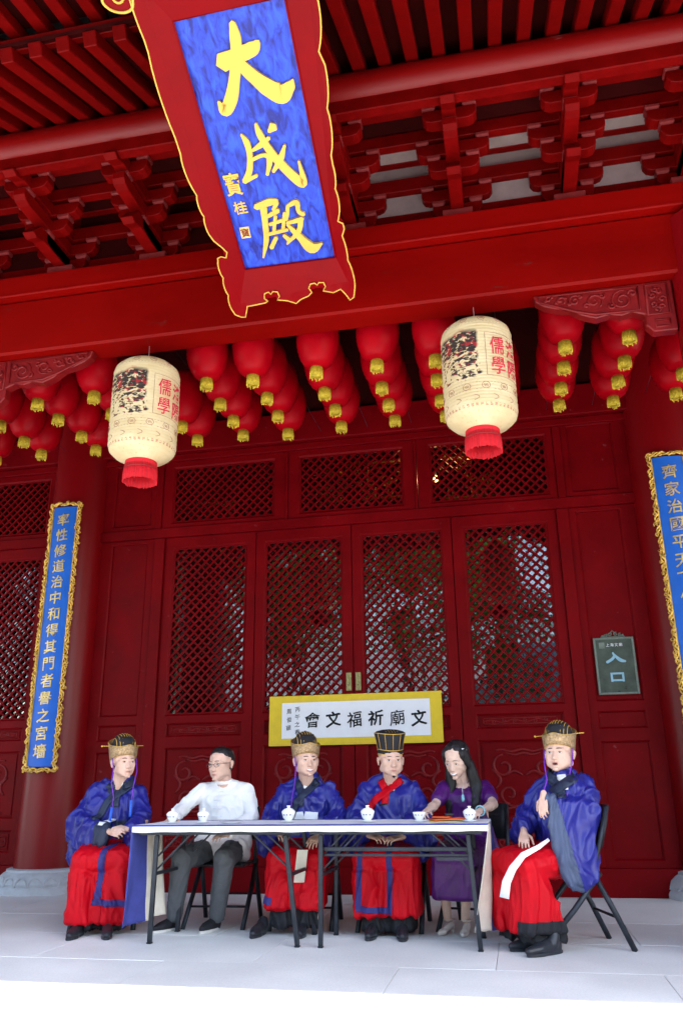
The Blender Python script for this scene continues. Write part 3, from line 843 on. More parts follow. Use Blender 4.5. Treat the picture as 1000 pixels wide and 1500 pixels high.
bottom = [(-1.883, -0.425), (-1.842, -0.453), (-1.808, -0.458), (-1.785, -0.409), (-1.767, -0.366)] + scallop((-1.738, -0.366), (-1.602, -0.355), 1, -0.0, -1) + [(-1.597, -0.344), (-1.619, -0.318), (-1.606, -0.277), (-1.572, -0.269), (-1.559, -0.291), (-1.539, -0.269), (-1.505, -0.277), (-1.498, -0.318), (-1.524, -0.344)] + [(-1.448, -0.361), (-1.383, -0.395), (-1.342, -0.366), (-1.274, -0.344)] + [(-1.243, -0.318), (-1.260, -0.280), (-1.239, -0.248), (-1.205, -0.245), (-1.192, -0.264), (-1.172, -0.245), (-1.139, -0.250), (-1.131, -0.285), (-1.156, -0.318)] + [(-1.081, -0.344), (-1.022, -0.323), (-0.995, -0.366), (-0.968, -0.425), (-0.934, -0.404)]
outer = left + bottom + right + [(-0.755, 1.907), (-1.385, 1.959)]
NO = 0.06
inner = BL
def nearest_inner(p):
    best = None
    for i in range(4):
        a, b = Vector(inner[i]), Vector(inner[(i+1) % 4]); t = max(0, min(1, (Vector(p)-a).dot(b-a)/(b-a).length_squared)); q = a+(b-a)*t
        d = (q-Vector(p)).length
        if best is None or d < best[0]: best = (d, q)
    return best[1]
def on_quad(qd, p):
    best = None
    for i in range(4):
        a, b = Vector(qd[i]), Vector(qd[(i+1) % 4]); t = max(0, min(1, (Vector(p)-a).dot(b-a)/(b-a).length_squared)); q = a+(b-a)*t
        d = (q-Vector(p)).length
        if best is None or d < best[0]: best = (d, q)
    return best[1]
IB, IR, IT, IL = [Vector(p) for p in BL]          # inner corners: bottom left, bottom right, top right, top left
MID = [Vector(BLC)+Vector((0.07, 0.055)), Vector(BRC)+Vector((-0.045, 0.045)), Vector(TRC)+Vector((-0.06, -0.07)), Vector(TLC)+Vector((0.07, -0.07))]
fr = MB(); k = len(outer)
for i in range(4):                                 # four flat sloping sides with mitred corners
    j = (i+1) % 4; a, b = Vector(BL[i]), Vector(BL[j]); c, d = MID[j], MID[i]
    fr.add([pm(a.x, a.y, 0.016), pm(b.x, b.y, 0.016), pm(c.x, c.y, NO-0.006), pm(d.x, d.y, NO-0.006), pm(a.x, a.y, -0.035), pm(b.x, b.y, -0.035)], [(0, 1, 2, 3), (0, 1, 5, 4)])
vs = [pm(p[0], p[1], NO) for p in outer]; inn = [on_quad(MID, p) for p in outer]
vs += [pm(q.x, q.y, NO-0.005) for q in inn] + [pm(q.x, q.y, NO-0.045) for q in inn] + [pm(p[0], p[1], NO-0.04) for p in outer]
fs = []
for i in range(k):
    j = (i+1) % k
    fs += [(i, j, k+j, k+i), (2*k+i, 2*k+j, 3*k+j, 3*k+i), (3*k+i, 3*k+j, j, i)]
fr.add(vs, fs)
fr.add([pm(p[0], p[1], -0.04) for p in BL] + [pm(p.x, p.y, NO-0.045) for p in MID], [(0, 1, 5, 4), (1, 2, 6, 5), (2, 3, 7, 6), (3, 0, 4, 7)])
fr.build('frame', 'plaque_red', plaque)
mb = MB(); mb.tube([pm(p[0], p[1], NO+0.001) for p in outer], 0.0055, 6, closed=True); mb.build('gold_edging', 'gold_flat', plaque, smooth='all')
# cloud ornament at the upper left corner
cl_ = smooth_poly([(-1.901, 1.732), (-1.958, 1.699), (-2.039, 1.721), (-2.081, 1.776), (-2.039, 1.831), (-1.977, 1.847), (-1.938, 1.880), (-1.886, 1.869)], 5)
mb = MB(); pl_poly(mb, cl_, NO-0.04, NO-0.005); mb.build('cloud_ornament', 'plaque_red', plaque)
mb = MB(); mb.tube([pm(p[0], p[1], NO) for p in cl_], 0.009, 6, closed=True); mb.tube([pm(p[0], p[1], NO) for p in spiral((-1.984, 1.787), 0.045, 1.2, 0.5, -1, 16, 0.2)], 0.008, 6); mb.build('gold_edging', 'gold_flat', plaque, smooth='all')
cl2 = smooth_poly([(2*-1.44-p[0], p[1]) for p in cl_[::5]][::-1], 5)
mb = MB(); pl_poly(mb, cl2, NO-0.04, NO-0.005); mb.build('cloud_ornament', 'plaque_red', plaque)

mb = MB(); q = [pm(p[0], p[1], 0.02) for p in BL]; mb.tube(q, 0.006, 5, closed=True); mb.build('inner_bead', 'sign_letter' if False else 'plaque_red', plaque)
STROKES = {'da': [
 [(-1.476, 1.322,0.055),(-1.376, 1.343,0.046),(-1.263, 1.367,0.042),(-1.218, 1.398,0.019)],
 [(-1.346, 1.527,0.019),(-1.350, 1.443,0.035),(-1.369, 1.355,0.035),(-1.417, 1.227,0.035),(-1.474, 1.109,0.042),(-1.533, 1.046,0.040),(-1.563, 1.102,0.009)],
 [(-1.370, 1.308,0.032),(-1.303, 1.219,0.040),(-1.219, 1.131,0.053),(-1.144, 1.086,0.063),(-1.083, 1.116,0.035),(-1.053, 1.153,0.007)]],
'cheng': [
 [(-1.473, 0.880,0.007),(-1.449, 0.815,0.021),(-1.453, 0.730,0.019),(-1.484, 0.631,0.021),(-1.535, 0.567,0.019)],
 [(-1.539, 0.568,0.016),(-1.439, 0.596,0.011)],
 [(-1.427, 0.765,0.009),(-1.354, 0.795,0.019),(-1.293, 0.829,0.012)],
 [(-1.283, 0.869,0.012),(-1.244, 0.896,0.030)],
 [(-1.465, 0.699,0.011),(-1.365, 0.724,0.012),(-1.323, 0.693,0.021),(-1.366, 0.591,0.011)],
 [(-1.358, 0.930,0.009),(-1.346, 0.852,0.022),(-1.304, 0.737,0.026),(-1.236, 0.616,0.030),(-1.160, 0.515,0.033),(-1.127, 0.501,0.023),(-1.130, 0.647,0.007)],
 [(-1.200, 0.765,0.009),(-1.249, 0.682,0.021),(-1.320, 0.605,0.011)]],
'dian': [
 [(-1.507, 0.377,0.021),(-1.408, 0.397,0.025),(-1.346, 0.398,0.016)],
 [(-1.349, 0.388,0.016),(-1.388, 0.339,0.012)],
 [(-1.453, 0.366,0.025),(-1.470, 0.247,0.021),(-1.495, 0.123,0.019),(-1.551, -0.007,0.007)],
 [(-1.441, 0.299,0.014),(-1.352, 0.330,0.016)],
 [(-1.440, 0.238,0.012),(-1.304, 0.260,0.012)],
 [(-1.382, 0.294,0.012),(-1.427, 0.168,0.012)],
 [(-1.311, 0.307,0.012),(-1.356, 0.175,0.012)],
 [(-1.476, 0.166,0.012),(-1.320, 0.181,0.012)],
 [(-1.415, 0.134,0.014),(-1.472, 0.061,0.016)],
 [(-1.357, 0.143,0.012),(-1.322, 0.098,0.018)],
 [(-1.283, 0.350,0.011),(-1.211, 0.370,0.018),(-1.209, 0.303,0.014),(-1.177, 0.275,0.014)],
 [(-1.280, 0.348,0.012),(-1.299, 0.282,0.012),(-1.337, 0.253,0.007)],
 [(-1.311, 0.231,0.012),(-1.195, 0.244,0.018)],
 [(-1.211, 0.233,0.019),(-1.242, 0.159,0.018),(-1.348, 0.076,0.007)],
 [(-1.313, 0.222,0.009),(-1.250, 0.123,0.023),(-1.177, 0.018,0.040),(-1.093, 0.042,0.007)]]}
def brush(mb, pts, n0, n1, P=pm):
    """one brush stroke: a ribbon of varying width with rounded ends"""
    c = [Vector((p[0], p[1])) for p in pts]; w = [p[2] for p in pts]
    cc, ww = [], []
    m = len(c)
    for i in range(m-1):
        p0, p1, p2, p3 = c[max(i-1, 0)], c[i], c[i+1], c[min(i+2, m-1)]
        for j in range(6):
            t = j/6
            cc.append(0.5*((2*p1)+(p2-p0)*t+(2*p0-5*p1+4*p2-p3)*t*t+(3*p1-p0-3*p2+p3)*t**3)); ww.append(w[i]+(w[i+1]-w[i])*(t*t*(3-2*t)))
    cc.append(c[-1]); ww.append(w[-1])
    L, Rr = [], []
    for i in range(len(cc)):
        d = (cc[min(i+1, len(cc)-1)]-cc[max(i-1, 0)])
        d = d.normalized() if d.length > 1e-9 else Vector((1, 0)); nn = Vector((-d.y, d.x))
        L.append(cc[i]+nn*ww[i]); Rr.append(cc[i]-nn*ww[i])
    d0 = (cc[0]-cc[1]).normalized(); d1 = (cc[-1]-cc[-2]).normalized()
    L = [cc[0]+d0*ww[0]*0.7] + L + [cc[-1]+d1*ww[-1]*0.7]; Rr = [cc[0]+d0*ww[0]*0.7] + Rr + [cc[-1]+d1*ww[-1]*0.7]
    n = len(L)
    vs = [P(p.x, p.y, n1) for p in L] + [P(p.x, p.y, n1) for p in Rr] + [P(p.x, p.y, n0) for p in L] + [P(p.x, p.y, n0) for p in Rr]
    fs = []
    for i in range(n-1):
        fs += [(i, i+1, n+i+1, n+i), (2*n+i, i, i+1, 2*n+i+1)[::-1] if False else (i, 2*n+i, 2*n+i+1, i+1), (n+i, n+i+1, 3*n+i+1, 3*n+i)]
    mb.add(vs, fs)
for kname in ('da', 'cheng', 'dian'):
    mb = MB()
    for i, s in enumerate(STROKES[kname]): brush(mb, s, 0.0, 0.020+0.0006*i)
    mb.build('character', 'gold_flat', plaque)
FINE = {}
def fine_glyph(ch, bold, ext, rough=0.0):
    key = (ch, bold, ext, rough)
    if key not in FINE:
        vv, ff = glyph(ch, bold, ext)
        bm = bmesh.new(); q = [bm.verts.new(v) for v in vv]
        for f in ff:
            try: bm.faces.new([q[i] for i in f])
            except ValueError: pass
        bmesh.ops.triangulate(bm, faces=bm.faces)
        for _ in range(4):
            es = [e for e in bm.edges if e.calc_length() > 0.11]
            if not es: break
            bmesh.ops.subdivide_edges(bm, edges=es, cuts=1); bmesh.ops.triangulate(bm, faces=[f for f in bm.faces if len(f.verts) > 3])
        if rough:
            for v in bm.verts:
                a = noise.noise_vector(Vector((v.co.x*3, v.co.y*3, ord(ch) % 97))); b = noise.noise_vector(Vector((v.co.x*11, v.co.y*11, 5)))
                v.co.x += rough*(a.x+0.45*b.x); v.co.y += rough*(a.y+0.45*b.y)
                v.co.y += 0.10*v.co.x                                # brush writing climbs to the right
        bm.verts.index_update(); FINE[key] = (np.array([v.co[:] for v in bm.verts]), [tuple(v.index for v in f.verts) for f in bm.faces]); bm.free()
    return FINE[key]
def put_glyph(ch, size, parent, mat, name='character', P=pm, u=0, v=0, n=0.004, bold=0.0, ext=0.02, rot=0.0, sy=1.0, fine=False, rough=0.0):
    vv, ff = fine_glyph(ch, bold, ext, rough) if (fine or rough) else glyph(ch, bold, ext)
    ca, sa = math.cos(rot), math.sin(rot)
    mb = MB(); mb.add([P(u+size*(x*ca-y_*sy*sa), v+size*(x*sa+y_*sy*ca), n+z*size) for x, y_, z in vv], ff)
    return mb.build(name, mat, parent)
put_glyph('寶', 0.125, plaque, 'gold_flat', u=-1.627, v=0.557, n=0.004, bold=0.012, ext=0.03, sy=1.35)
put_glyph('桂', 0.10, plaque, 'gold_flat', u=-1.621, v=0.385, n=0.004, bold=0.012, ext=0.03)
mb = MB(); pl_poly(mb, [(-1.674, 0.155), (-1.604, 0.155), (-1.600, 0.239), (-1.671, 0.239)], 0.001, 0.004); mb.build('seal', 'gold_dark', plaque)
put_glyph('寶', 0.07, plaque, 'plaque_red', 'seal_script', u=-1.637, v=0.197, n=0.006, ext=0.02)

# ------------------------------------------------------------------ couplet boards on the inner columns
def couplet(xc, chars, label, zt, z0=1.20, z1=4.24, n=14):
    yc = -0.02; rr = 0.375
    c = empty('couplet_board', (xc, yc, z0)); tag(c, label, 'couplet board', 'blue couplet boards on the columns')
    H = z1-z0
    def P(u, v, nrm=0.0):                      # u metres along the curve, v height
        a = u/rr; r = rr+nrm
        return Vector((r*math.sin(a), -r*math.cos(a), v))
    mb = MB(); us = np.linspace(-0.16, 0.16, 13)
    vs = [P(u, v, 0.0) for v in (0.05, H-0.05) for u in us]; vs += [P(u, v, -0.025) for v in (0.05, H-0.05) for u in us]
    fs = [(i, i+1, 13+i+1, 13+i) for i in range(12)] + [(26+i, 26+i+1, 39+i+1, 39+i) for i in range(12)]
    fs += [(0, 26, 39, 13), (12, 25, 51, 38)]
    mb.add(vs, fs); mb.build('board', 'couplet_blue', c, smooth=True)
    rg = random.Random(int(xc*10))
    br = MB()
    def edge(path_len, Pf):
        m = int(path_len/0.055)
        for ln, (a, ph, rad) in enumerate(((0.022, 0, 0.011), (0.018, 2.1, 0.009))):
            pts = [Pf(path_len*i/(m*5), a*math.sin(ph+i*0.55+0.5*math.sin(i*0.13)), 0.012+0.01*math.sin(i*0.7+ph)) for i in range(m*5+1)]
            br.tube(pts, rad, 5)
        for i in range(m):
            s0 = path_len*(i+0.5)/m+rg.uniform(-.01, .01); w0 = rg.choice((-1, 1))*rg.uniform(0.008, 0.022)
            sp = spiral((s0, w0), rg.uniform(0.014, 0.028), rg.uniform(0.8, 1.3), rg.uniform(0, 6.3), rg.choice((-1, 1)), 7, 0.3)
            br.tube([Pf(q[0], q[1], 0.014+rg.uniform(0, 0.012)) for q in sp], rg.uniform(0.005, 0.009), 4)
    for s in (-1, 1): edge(H-0.02, lambda t, w, nn, s=s: P(s*(0.180+w*0.85), 0.01+t, nn))
    for v in (0.018, H-0.018): edge(0.40, lambda t, w, nn, v=v: P(-0.20+t, v+w*0.8, nn))
    br.build('carved_border', 'gold', c, smooth='all')
    mb = MB()
    mb.tube([P(s, v, 0.004) for s, v in ((-0.158, 0.055), (-0.158, H-0.055))], 0.006, 5); mb.tube([P(s, v, 0.004) for s, v in ((0.158, 0.055), (0.158, H-0.055))], 0.006, 5)
    mb.build('inner_bead', 'gold_flat', c)
    for i, ch in enumerate(chars):
        v = zt - z0 - i*(H-0.42)/(n)
        put_glyph(ch, 0.155, c, 'gold_dark', P=P, u=0.0, v=v, n=0.003, bold=0.008, ext=0.03, rough=0.02)
couplet(-5.0, '率性修道治中和得其門者譽之宮墻', 'blue couplet board with gilded carved border on the left column, seen whole', 4.03)
couplet(1.765, '齊家治國平天下信', 'blue couplet board with gilded carved border at the right edge, cut off by the frame', 4.02)

# ------------------------------------------------------------------ calligraphy banner on the doors
ban = empty('calligraphy_banner', (-1.627, -0.03, 1.68)); tag(ban, 'yellow-bordered white paper banner with six black brush characters hung across the doors', 'banner')
def sheet(w, h, y0, th, amp, seed, nx=40, nz=10, tilt=0.0):
    mb = MB(); vs = []
    for back in (0, 1):
        for j in range(nz+1):
            for i in range(nx+1):
                x = -w/2+w*i/nx; z = -h/2+h*j/nz
                vs.append((x, y0+th*back+amp*noise.noise(Vector((x*3, z*2.5, seed))), z+tilt*x))
    n = (nx+1)*(nz+1); fs = []
    for j in range(nz):
        for i in range(nx):
            a = j*(nx+1)+i; fs.append((a, a+1, a+nx+2, a+nx+1)); fs.append((n+a, n+a+nx+1, n+a+nx+2, n+a+1))
    rim = [i for i in range(nx)] + [j*(nx+1)+nx for j in range(nz)] + [nz*(nx+1)+i for i in range(nx, 0, -1)] + [j*(nx+1) for j in range(nz, 0, -1)]
    for k_ in range(len(rim)): a, b = rim[k_], rim[(k_+1) % len(rim)]; fs.append((b, a, n+a, n+b))
    return mb.add(vs, fs)
sheet(1.848, 0.516, 0.0, 0.004, 0.012, 1.0).build('silk_mount', 'silk_yellow', ban, smooth=True)
sheet(1.583, 0.370, -0.004, 0.002, 0.012, 1.0).build('paper', 'paper_white', ban, (0.008, 0, 0.0), smooth=True)
def Pb(u, v, n=0): return Vector((u, -0.0055-n+0.012*noise.noise(Vector((u*3, v*2.5, 1.0))), v))
for i, ch in enumerate('會文福祈廟文'):
    put_glyph(ch, 0.165, ban, 'black_ink', P=Pb, u=-0.448+i*0.226, v=0.0+0.006*math.sin(i*2.3), n=0.002, bold=(0.006 if ch == '廟' else 0.012 if ch in '會福' else 0.022), ext=0.006, rot=0.03*math.sin(i*1.7), rough=0.035)
for i, ch in enumerate('丙午之春'):
    put_glyph(ch, 0.058, ban, 'black_ink', P=Pb, u=-0.612+0.006*math.sin(i*3), v=0.115-i*0.078, n=0.001, bold=0.006, ext=0.008, rot=0.05, rough=0.045)
for i, ch in enumerate('周俊穎'):
    put_glyph(ch, 0.056, ban, 'black_ink', P=Pb, u=-0.705+0.004*math.sin(i*2), v=0.095-i*0.085, n=0.001, bold=0.006, ext=0.008, rot=0.05, rough=0.045)

# ------------------------------------------------------------------ entrance sign on the right pier
sg = empty('entrance_sign', (1.065, 0.020, 2.135)); tag(sg, 'dark green hanging metal sign reading 入口 on the panel right of the doors', 'sign')
MB().box(-0.185, 0.185, -0.018, 0.0, -0.28, 0.27).build('plate', 'sign_green', sg, bevel=0.004)
mb = MB()
for b in ((-0.197, -0.176, -0.028, -0.004, -0.29, 0.28), (0.176, 0.197, -0.028, -0.004, -0.29, 0.28), (-0.175, 0.175, -0.028, -0.004, -0.29, -0.270), (-0.175, 0.175, -0.028, -0.004, 0.26, 0.28)): mb.box(*b)
mb.build('frame', 'sign_frame', sg, bevel=0.003)
mb = MB()
for s in (-1, 1):
    for (cx, cz, r) in ((0.03, 0.315, 0.022), (0.07, 0.305, 0.018), (0.10, 0.298, 0.012)):
        mb.tube([(p[0], -0.012, p[1]) for p in spiral((s*cx, cz), r, 1.2, 1.0, s, 12, 0.2)], 0.005, 5)
mb.tube([(-0.03, -0.012, 0.32), (0, -0.012, 0.35), (0.03, -0.012, 0.32)], 0.006, 5)
mb.box(-0.12, 0.12, -0.016, -0.006, 0.281, 0.292)
mb.build('crest', 'sign_frame', sg, smooth='all')
def Ps(u, v, n=0): return Vector((u, -0.0185-n, v))
mb = MB()
brush(mb, [(-0.02, 0.125, 0.008), (-0.005, 0.095, 0.012)], 0, 0.004, P=Ps)
brush(mb, [(0.00, 0.10, 0.012), (-0.03, 0.062, 0.013), (-0.085, 0.03, 0.013)], 0, 0.005, P=Ps)
brush(mb, [(-0.005, 0.10, 0.010), (0.045, 0.05, 0.017), (0.095, 0.035, 0.010)], 0, 0.0045, P=Ps)
mb.build('character', 'sign_letter', sg)
mb = MB()
for b in ((-0.065, -0.045, -0.0225, -0.0187, -0.165, -0.075), (0.045, 0.065, -0.0225, -0.0187, -0.165, -0.075), (-0.0448, 0.0448, -0.0225, -0.0187, -0.093, -0.075), (-0.0448, 0.0448, -0.0225, -0.0187, -0.160, -0.142)): mb.box(*b)
mb.build('character', 'sign_letter', sg)
mb = MB(); mb.box(-0.145, -0.09, -0.0205, -0.0187, 0.172, 0.232); mb.build('emblem', 'sign_frame', sg)
for i, ch in enumerate('上海文廟'):
    put_glyph(ch, 0.036, sg, 'paper_white', P=Ps, u=-0.06+i*0.042, v=0.205, n=0.001, ext=0.01)

# ------------------------------------------------------------------ the two big paper lanterns
def big_lantern(x, y0, ztop, rot, label, s=1.0):
    L = empty('paper_lantern', (x, y0, ztop), (0, 0, rot)); tag(L, label, 'lantern', 'big cream paper lanterns under the beam'); L.scale = (s, s, s)
    H = 0.90; r0 = 0.270
    prof = []
    for i in range(41):
        t = i/40; z = -H+H*t
        e = min(t, 1-t)
        rr = r0*(1-0.55*max(0, 1-e/0.15)**2.3) * (0.985+0.015*math.cos((t-0.45)*3)) + 0.0016*math.cos(i*math.pi)
        prof.append((rr, z))
    mb = MB(); n = 72
    vs, fs, uvs = [], [], []
    for i, (r_, z) in enumerate(prof):
        for k_ in range(n):
            a = 2*math.pi*k_/n
            vs.append((-r_*math.cos(a), -r_*math.sin(a), z))
    for i in range(40):
        for k_ in range(n): fs.append((i*n+k_, i*n+(k_+1) % n, (i+1)*n+(k_+1) % n, (i+1)*n+k_)); uvs.append((k_/n, i/40, (k_+1)/n, (i+1)/40))
    me = bpy.data.meshes.new('paper_body'); me.from_pydata(vs, [], fs); me.materials.append(MATS['lantern_paper'])
    uv = me.uv_layers.new(name='UVMap')
    for p, q_ in zip(me.polygons, uvs):
        for li, c_ in zip(p.loop_indices, ((q_[0], q_[1]), (q_[2], q_[1]), (q_[2], q_[3]), (q_[0], q_[3]))): uv.data[li].uv = c_
    me.polygons.foreach_set('use_smooth', [True]*len(me.polygons))
    link_mesh('paper_body', me, L)
    def rad(v):
        t = min(max(v, 0), 1)*40; i = min(int(t), 39); f = t-i
        return prof[i][0]*(1-f)+prof[i+1][0]*f
    def P(u, v, nn=0.0):                       # u: turns round the lantern, v: share of the height
        a = 2*math.pi*u; r_ = rad(v)+0.0012+nn
        return Vector((-r_*math.cos(a), -r_*math.sin(a), -H+H*v))
    circ = 2*math.pi*r0
    def Pm(u, v, nn=0.0): return P(u/circ, v/H, nn)
    def u_of(uu): return uu*circ
    # red characters in two columns, boxed
    for (u, chs) in ((0.343, '儒學'), (0.428, '洛陽')):
        for i, ch in enumerate(chs):
            put_glyph(ch, 0.128, L, 'red_ink', P=Pm, u=u_of(u), v=(0.645-0.185*i)*H, n=0.0025, bold=(0.006 if ch in '儒學' else 0.012), ext=0.004, fine=True, rough=0.012, sy=1.22)
    mb = MB()
    corners = [(0.288, 0.365), (0.51, 0.365), (0.51, 0.755), (0.288, 0.755), (0.288, 0.365)]
    for (a, b) in zip(corners[:-1], corners[1:]):
        mb.tube([P(a[0]+(b[0]-a[0])*i/10, a[1]+(b[1]-a[1])*i/10) for i in range(11)], 0.0016, 4)
    mb.build('printed_box', 'brown_ink', L)
    mb = MB()
    for i in range(12):
        u = (i+0.35)/12
        for (v, rr) in ((0.275, 0.026), (0.905, 0.024)):
            mb.tube([P(u+rr/circ*math.cos(a)*1.15, v+rr/H*math.sin(a)) for a in np.linspace(0, 2*math.pi, 13)[:-1]], 0.0018, 4, closed=True)
            for sx in (-1, 0, 1):
                mb.tube([P(u+sx*0.010/circ+0.004/circ*math.cos(j), v+0.011/H*(j-1.5)/1.5) for j in range(4)], 0.0018, 4)
        for sx in (0.5,):
            uu = (i+0.85)/12
            mb.tube([P(uu+0.02/circ*math.cos(a*2.0), 0.175+0.022/H*math.sin(a)) for a in np.linspace(0, 5.6, 9)], 0.0018, 4)
    tag(mb.build('printed_rosettes', 'brown_ink', L), kind='stuff')
    # fringe ring below
    rg = random.Random(3)
    mb = MB(); nf = 90; vs, fs = [], []
    mb.lathe([(0.122, -H-0.055), (0.128, -H-0.04), (0.125, -H+0.02)], n=40, caps=False)
    for k_ in range(nf):
        a0 = 2*math.pi*k_/nf; zl = -H-0.165+rg.uniform(-0.008, 0.008); r1 = 0.130+rg.uniform(-0.002, 0.002)
        for rr_ in (0,):
            mb.tube([((0.124)*math.cos(a0), 0.124*math.sin(a0), -H-0.03), (r1*math.cos(a0+0.01), r1*math.sin(a0+0.01), -H-0.10), ((r1+0.001)*math.cos(a0), (r1+0.001)*math.sin(a0), zl)], 0.0052, 5)
    mb.build('fringe', 'tassel_red', L, smooth='all')
    mb = MB(); mb.tube([(0.131*math.cos(a), 0.131*math.sin(a), -H-0.062) for a in np.linspace(0, 6.283, 33)[:-1]], 0.0035, 5, closed=True)
    mb.build('fringe_band', 'block_pink', L)
    mb = MB(); mb.tube([(0, 0, -0.01), (0, 0, 0.03), (0.012, 0, 0.045), (0.0, 0, 0.06), (-0.01, 0, 0.045)], 0.004, 6); mb.tube([(0, 0, 0.055), (0, 0, 0.165)], 0.003, 6)
    mb.build('hook', 'silver', L)
    return L
big_lantern(-2.755, -3.06, 4.375, R(25), 'cream paper lantern with red characters and red fringe, left of the name plaque')
big_lantern(-0.055, -3.06, 4.37, R(1), 'cream paper lantern with red characters and red fringe, right of the name plaque')

# ------------------------------------------------------------------ rows of small red lanterns between beam and doors
def red_proto():
    L = empty('red_lantern', (0, 0, 0))
    mb = MB(); prof = []
    for i in range(29):
        t = i/28; z = 0.54*t; r_ = 0.055+(0.184-0.055)*math.sin(math.pi*t)**0.46
        if i % 2: r_ -= 0.005
        prof.append((r_, z))
    mb.lathe(prof, n=28); mb.build('silk_body', 'lantern_red', L, smooth='all')
    mb = MB(); mb.lathe([(0.055, 0.53), (0.055, 0.545), (0.045, 0.548)], n=20); mb.build('end_cap', 'lantern_red', L, smooth=True)
    mb = MB(); rg = random.Random(9)
    mb.lathe([(0.044, -0.075), (0.047, -0.055), (0.044, 0.01)], n=20)
    for k_ in range(26):
        a = 2*math.pi*k_/26; r_ = 0.047
        mb.tube([(r_*math.cos(a), r_*math.sin(a), 0.0), ((r_+0.004)*math.cos(a), (r_+0.004)*math.sin(a), -0.06), ((r_+0.003)*math.cos(a), (r_+0.003)*math.sin(a), -0.082+rg.uniform(-0.020, 0.012))], 0.0055, 4)
    mb.build('tassel', 'lantern_yellow', L, smooth='all')
    mb = MB(); mb.tube([(0, 0, 0.545), (0, 0, 0.60)], 0.003, 5); mb.build('hanger', 'iron_black', L)
    return L
rp = red_proto()
KM = {}
for c in bpy.data.objects:
    if c.parent: KM.setdefault(c.parent, []).append(c)
ROWS = [-5.12, -4.58, -3.96, -3.41, -2.88, -2.38, -1.945, -1.39, -0.882, -0.40, 0.12, 0.632, 1.125, 1.66]
YS = [-2.725, -2.35, -1.98, -1.62]
ordw = ['front', 'second', 'third', 'rearmost']
roww = ['at the far left edge', 'in the second row from the left edge', 'in the third row from the left', 'just left of the left paper lantern', 'behind the left paper lantern',
        'just right of the left paper lantern', 'two rows right of the left paper lantern', 'above the second door from the left', 'above the third door from the left', 'just left of the right paper lantern',
        'behind the right paper lantern', 'under the carved bracket tip', 'under the middle of the right carved bracket', 'at the right edge beside the column']
first = True
rg = random.Random(21)
for i, x in enumerate(ROWS):
    for j, y0 in enumerate(YS):
        if (i in (4, 10)) and j < 2: continue
        if i == 0 and j < 2: continue
        if i == 1 and j < 1: continue
        if i == 13 and j in (0, 1): continue
        loc = (x+rg.uniform(-.015, .015), y0+rg.uniform(-.015, .015), 4.345+rg.uniform(-0.015, 0.012)); rot = (R(rg.uniform(-2, 2)), R(rg.uniform(-2, 2)), rg.uniform(0, 6))
        if first: o = rp; o.location = loc; o.rotation_euler = rot; first = False
        else: o = copy_tree(rp, loc, rot, kidmap=KM)
        tag(o, '%s red lantern with yellow tassel %s' % (ordw[j], roww[i]), 'lantern', 'small red lanterns hung in rows over the doors')
    mb = MB(); mb.tube([(x, -2.855, 4.97), (x, -1.5, 4.955), (x, -0.135, 4.97)], 0.003, 4); mb.build('lantern_wire', 'iron_black', hall)
# ------------------------------------------------------------------ folding tables, cloth and what lies on it
TZ = 0.752
def table(x0, x1, legs, label, rail):
    t = empty('folding_table', ((x0+x1)/2, -2.61, 0)); tag(t, label, 'table', 'folding tables set end to end')
    cx = (x0+x1)/2; y0, y1 = -0.32, 0.32
    MB().box(x0-cx, x1-cx, y0+0.004, y1, TZ-0.028, TZ).build('tabletop', 'iron_black', t, bevel=0.004)
    MB().box(x0-cx+0.03, x1-cx-0.03, y0+0.03, y0+0.05, TZ-0.06, TZ-0.0285).box(x0-cx+0.03, x1-cx-0.03, y1-0.05, y1-0.03, TZ-0.06, TZ-0.0285).build('apron', 'iron_black', t, bevel=0.002)
    for (xb, xt) in legs:
        for s in (-1, 1):
            MB().bar((xb-cx, s*0.245, 0.012), (xt-cx, s*0.262, TZ-0.062), 0.030, 0.030, (0, 1, 0)).bar((xb-cx, s*0.245, 0.0), (xb-cx, s*0.245, 0.012), 0.036, 0.036, (0, 1, 0)).build('leg', 'iron_black', t, bevel=0.004)
        MB().bar((xb*0.4+xt*0.6-cx, -0.24, 0.44), (xb*0.4+xt*0.6-cx, 0.24, 0.44), 0.022, 0.022, (0, 0, 1)).build('crossbar', 'iron_black', t)
        q = 1 if xb < cx else -1
        for s in (-1, 1):
            MB().bar((xb*0.45+xt*0.55-cx, s*0.225, 0.46), (xt-cx+q*0.26, s*0.225, TZ-0.04), 0.016, 0.010).bar((xb*0.3+xt*0.7-cx, s*0.21, 0.55), (xt-cx+q*0.16, s*0.21, TZ-0.045), 0.014, 0.010).build('brace', 'iron_black', t)
    if rail:
        MB().box(x0-cx+0.12, x1-cx-0.10, -0.245, -0.225, 0.585, 0.612).build('rail', 'iron_black', t, bevel=0.003)
        MB().box(x0-cx+0.12, x1-cx-0.10, -0.235, -0.215, 0.552, 0.570).build('rail', 'iron_black', t, bevel=0.003)
        MB().box(x1-cx-0.34, x1-cx-0.12, -0.25, -0.226, 0.53, 0.549).build('latch', 'iron_black', t)
table(-2.67, -1.447, ((-2.54, -2.52), (-1.50, -1.585)), 'black metal folding table on the left, under the white cloth', False)
table(-1.440, -0.22, ((-1.343, -1.335), (-0.307, -0.345)), 'black metal folding table on the right with a long rail under the cloth', True)

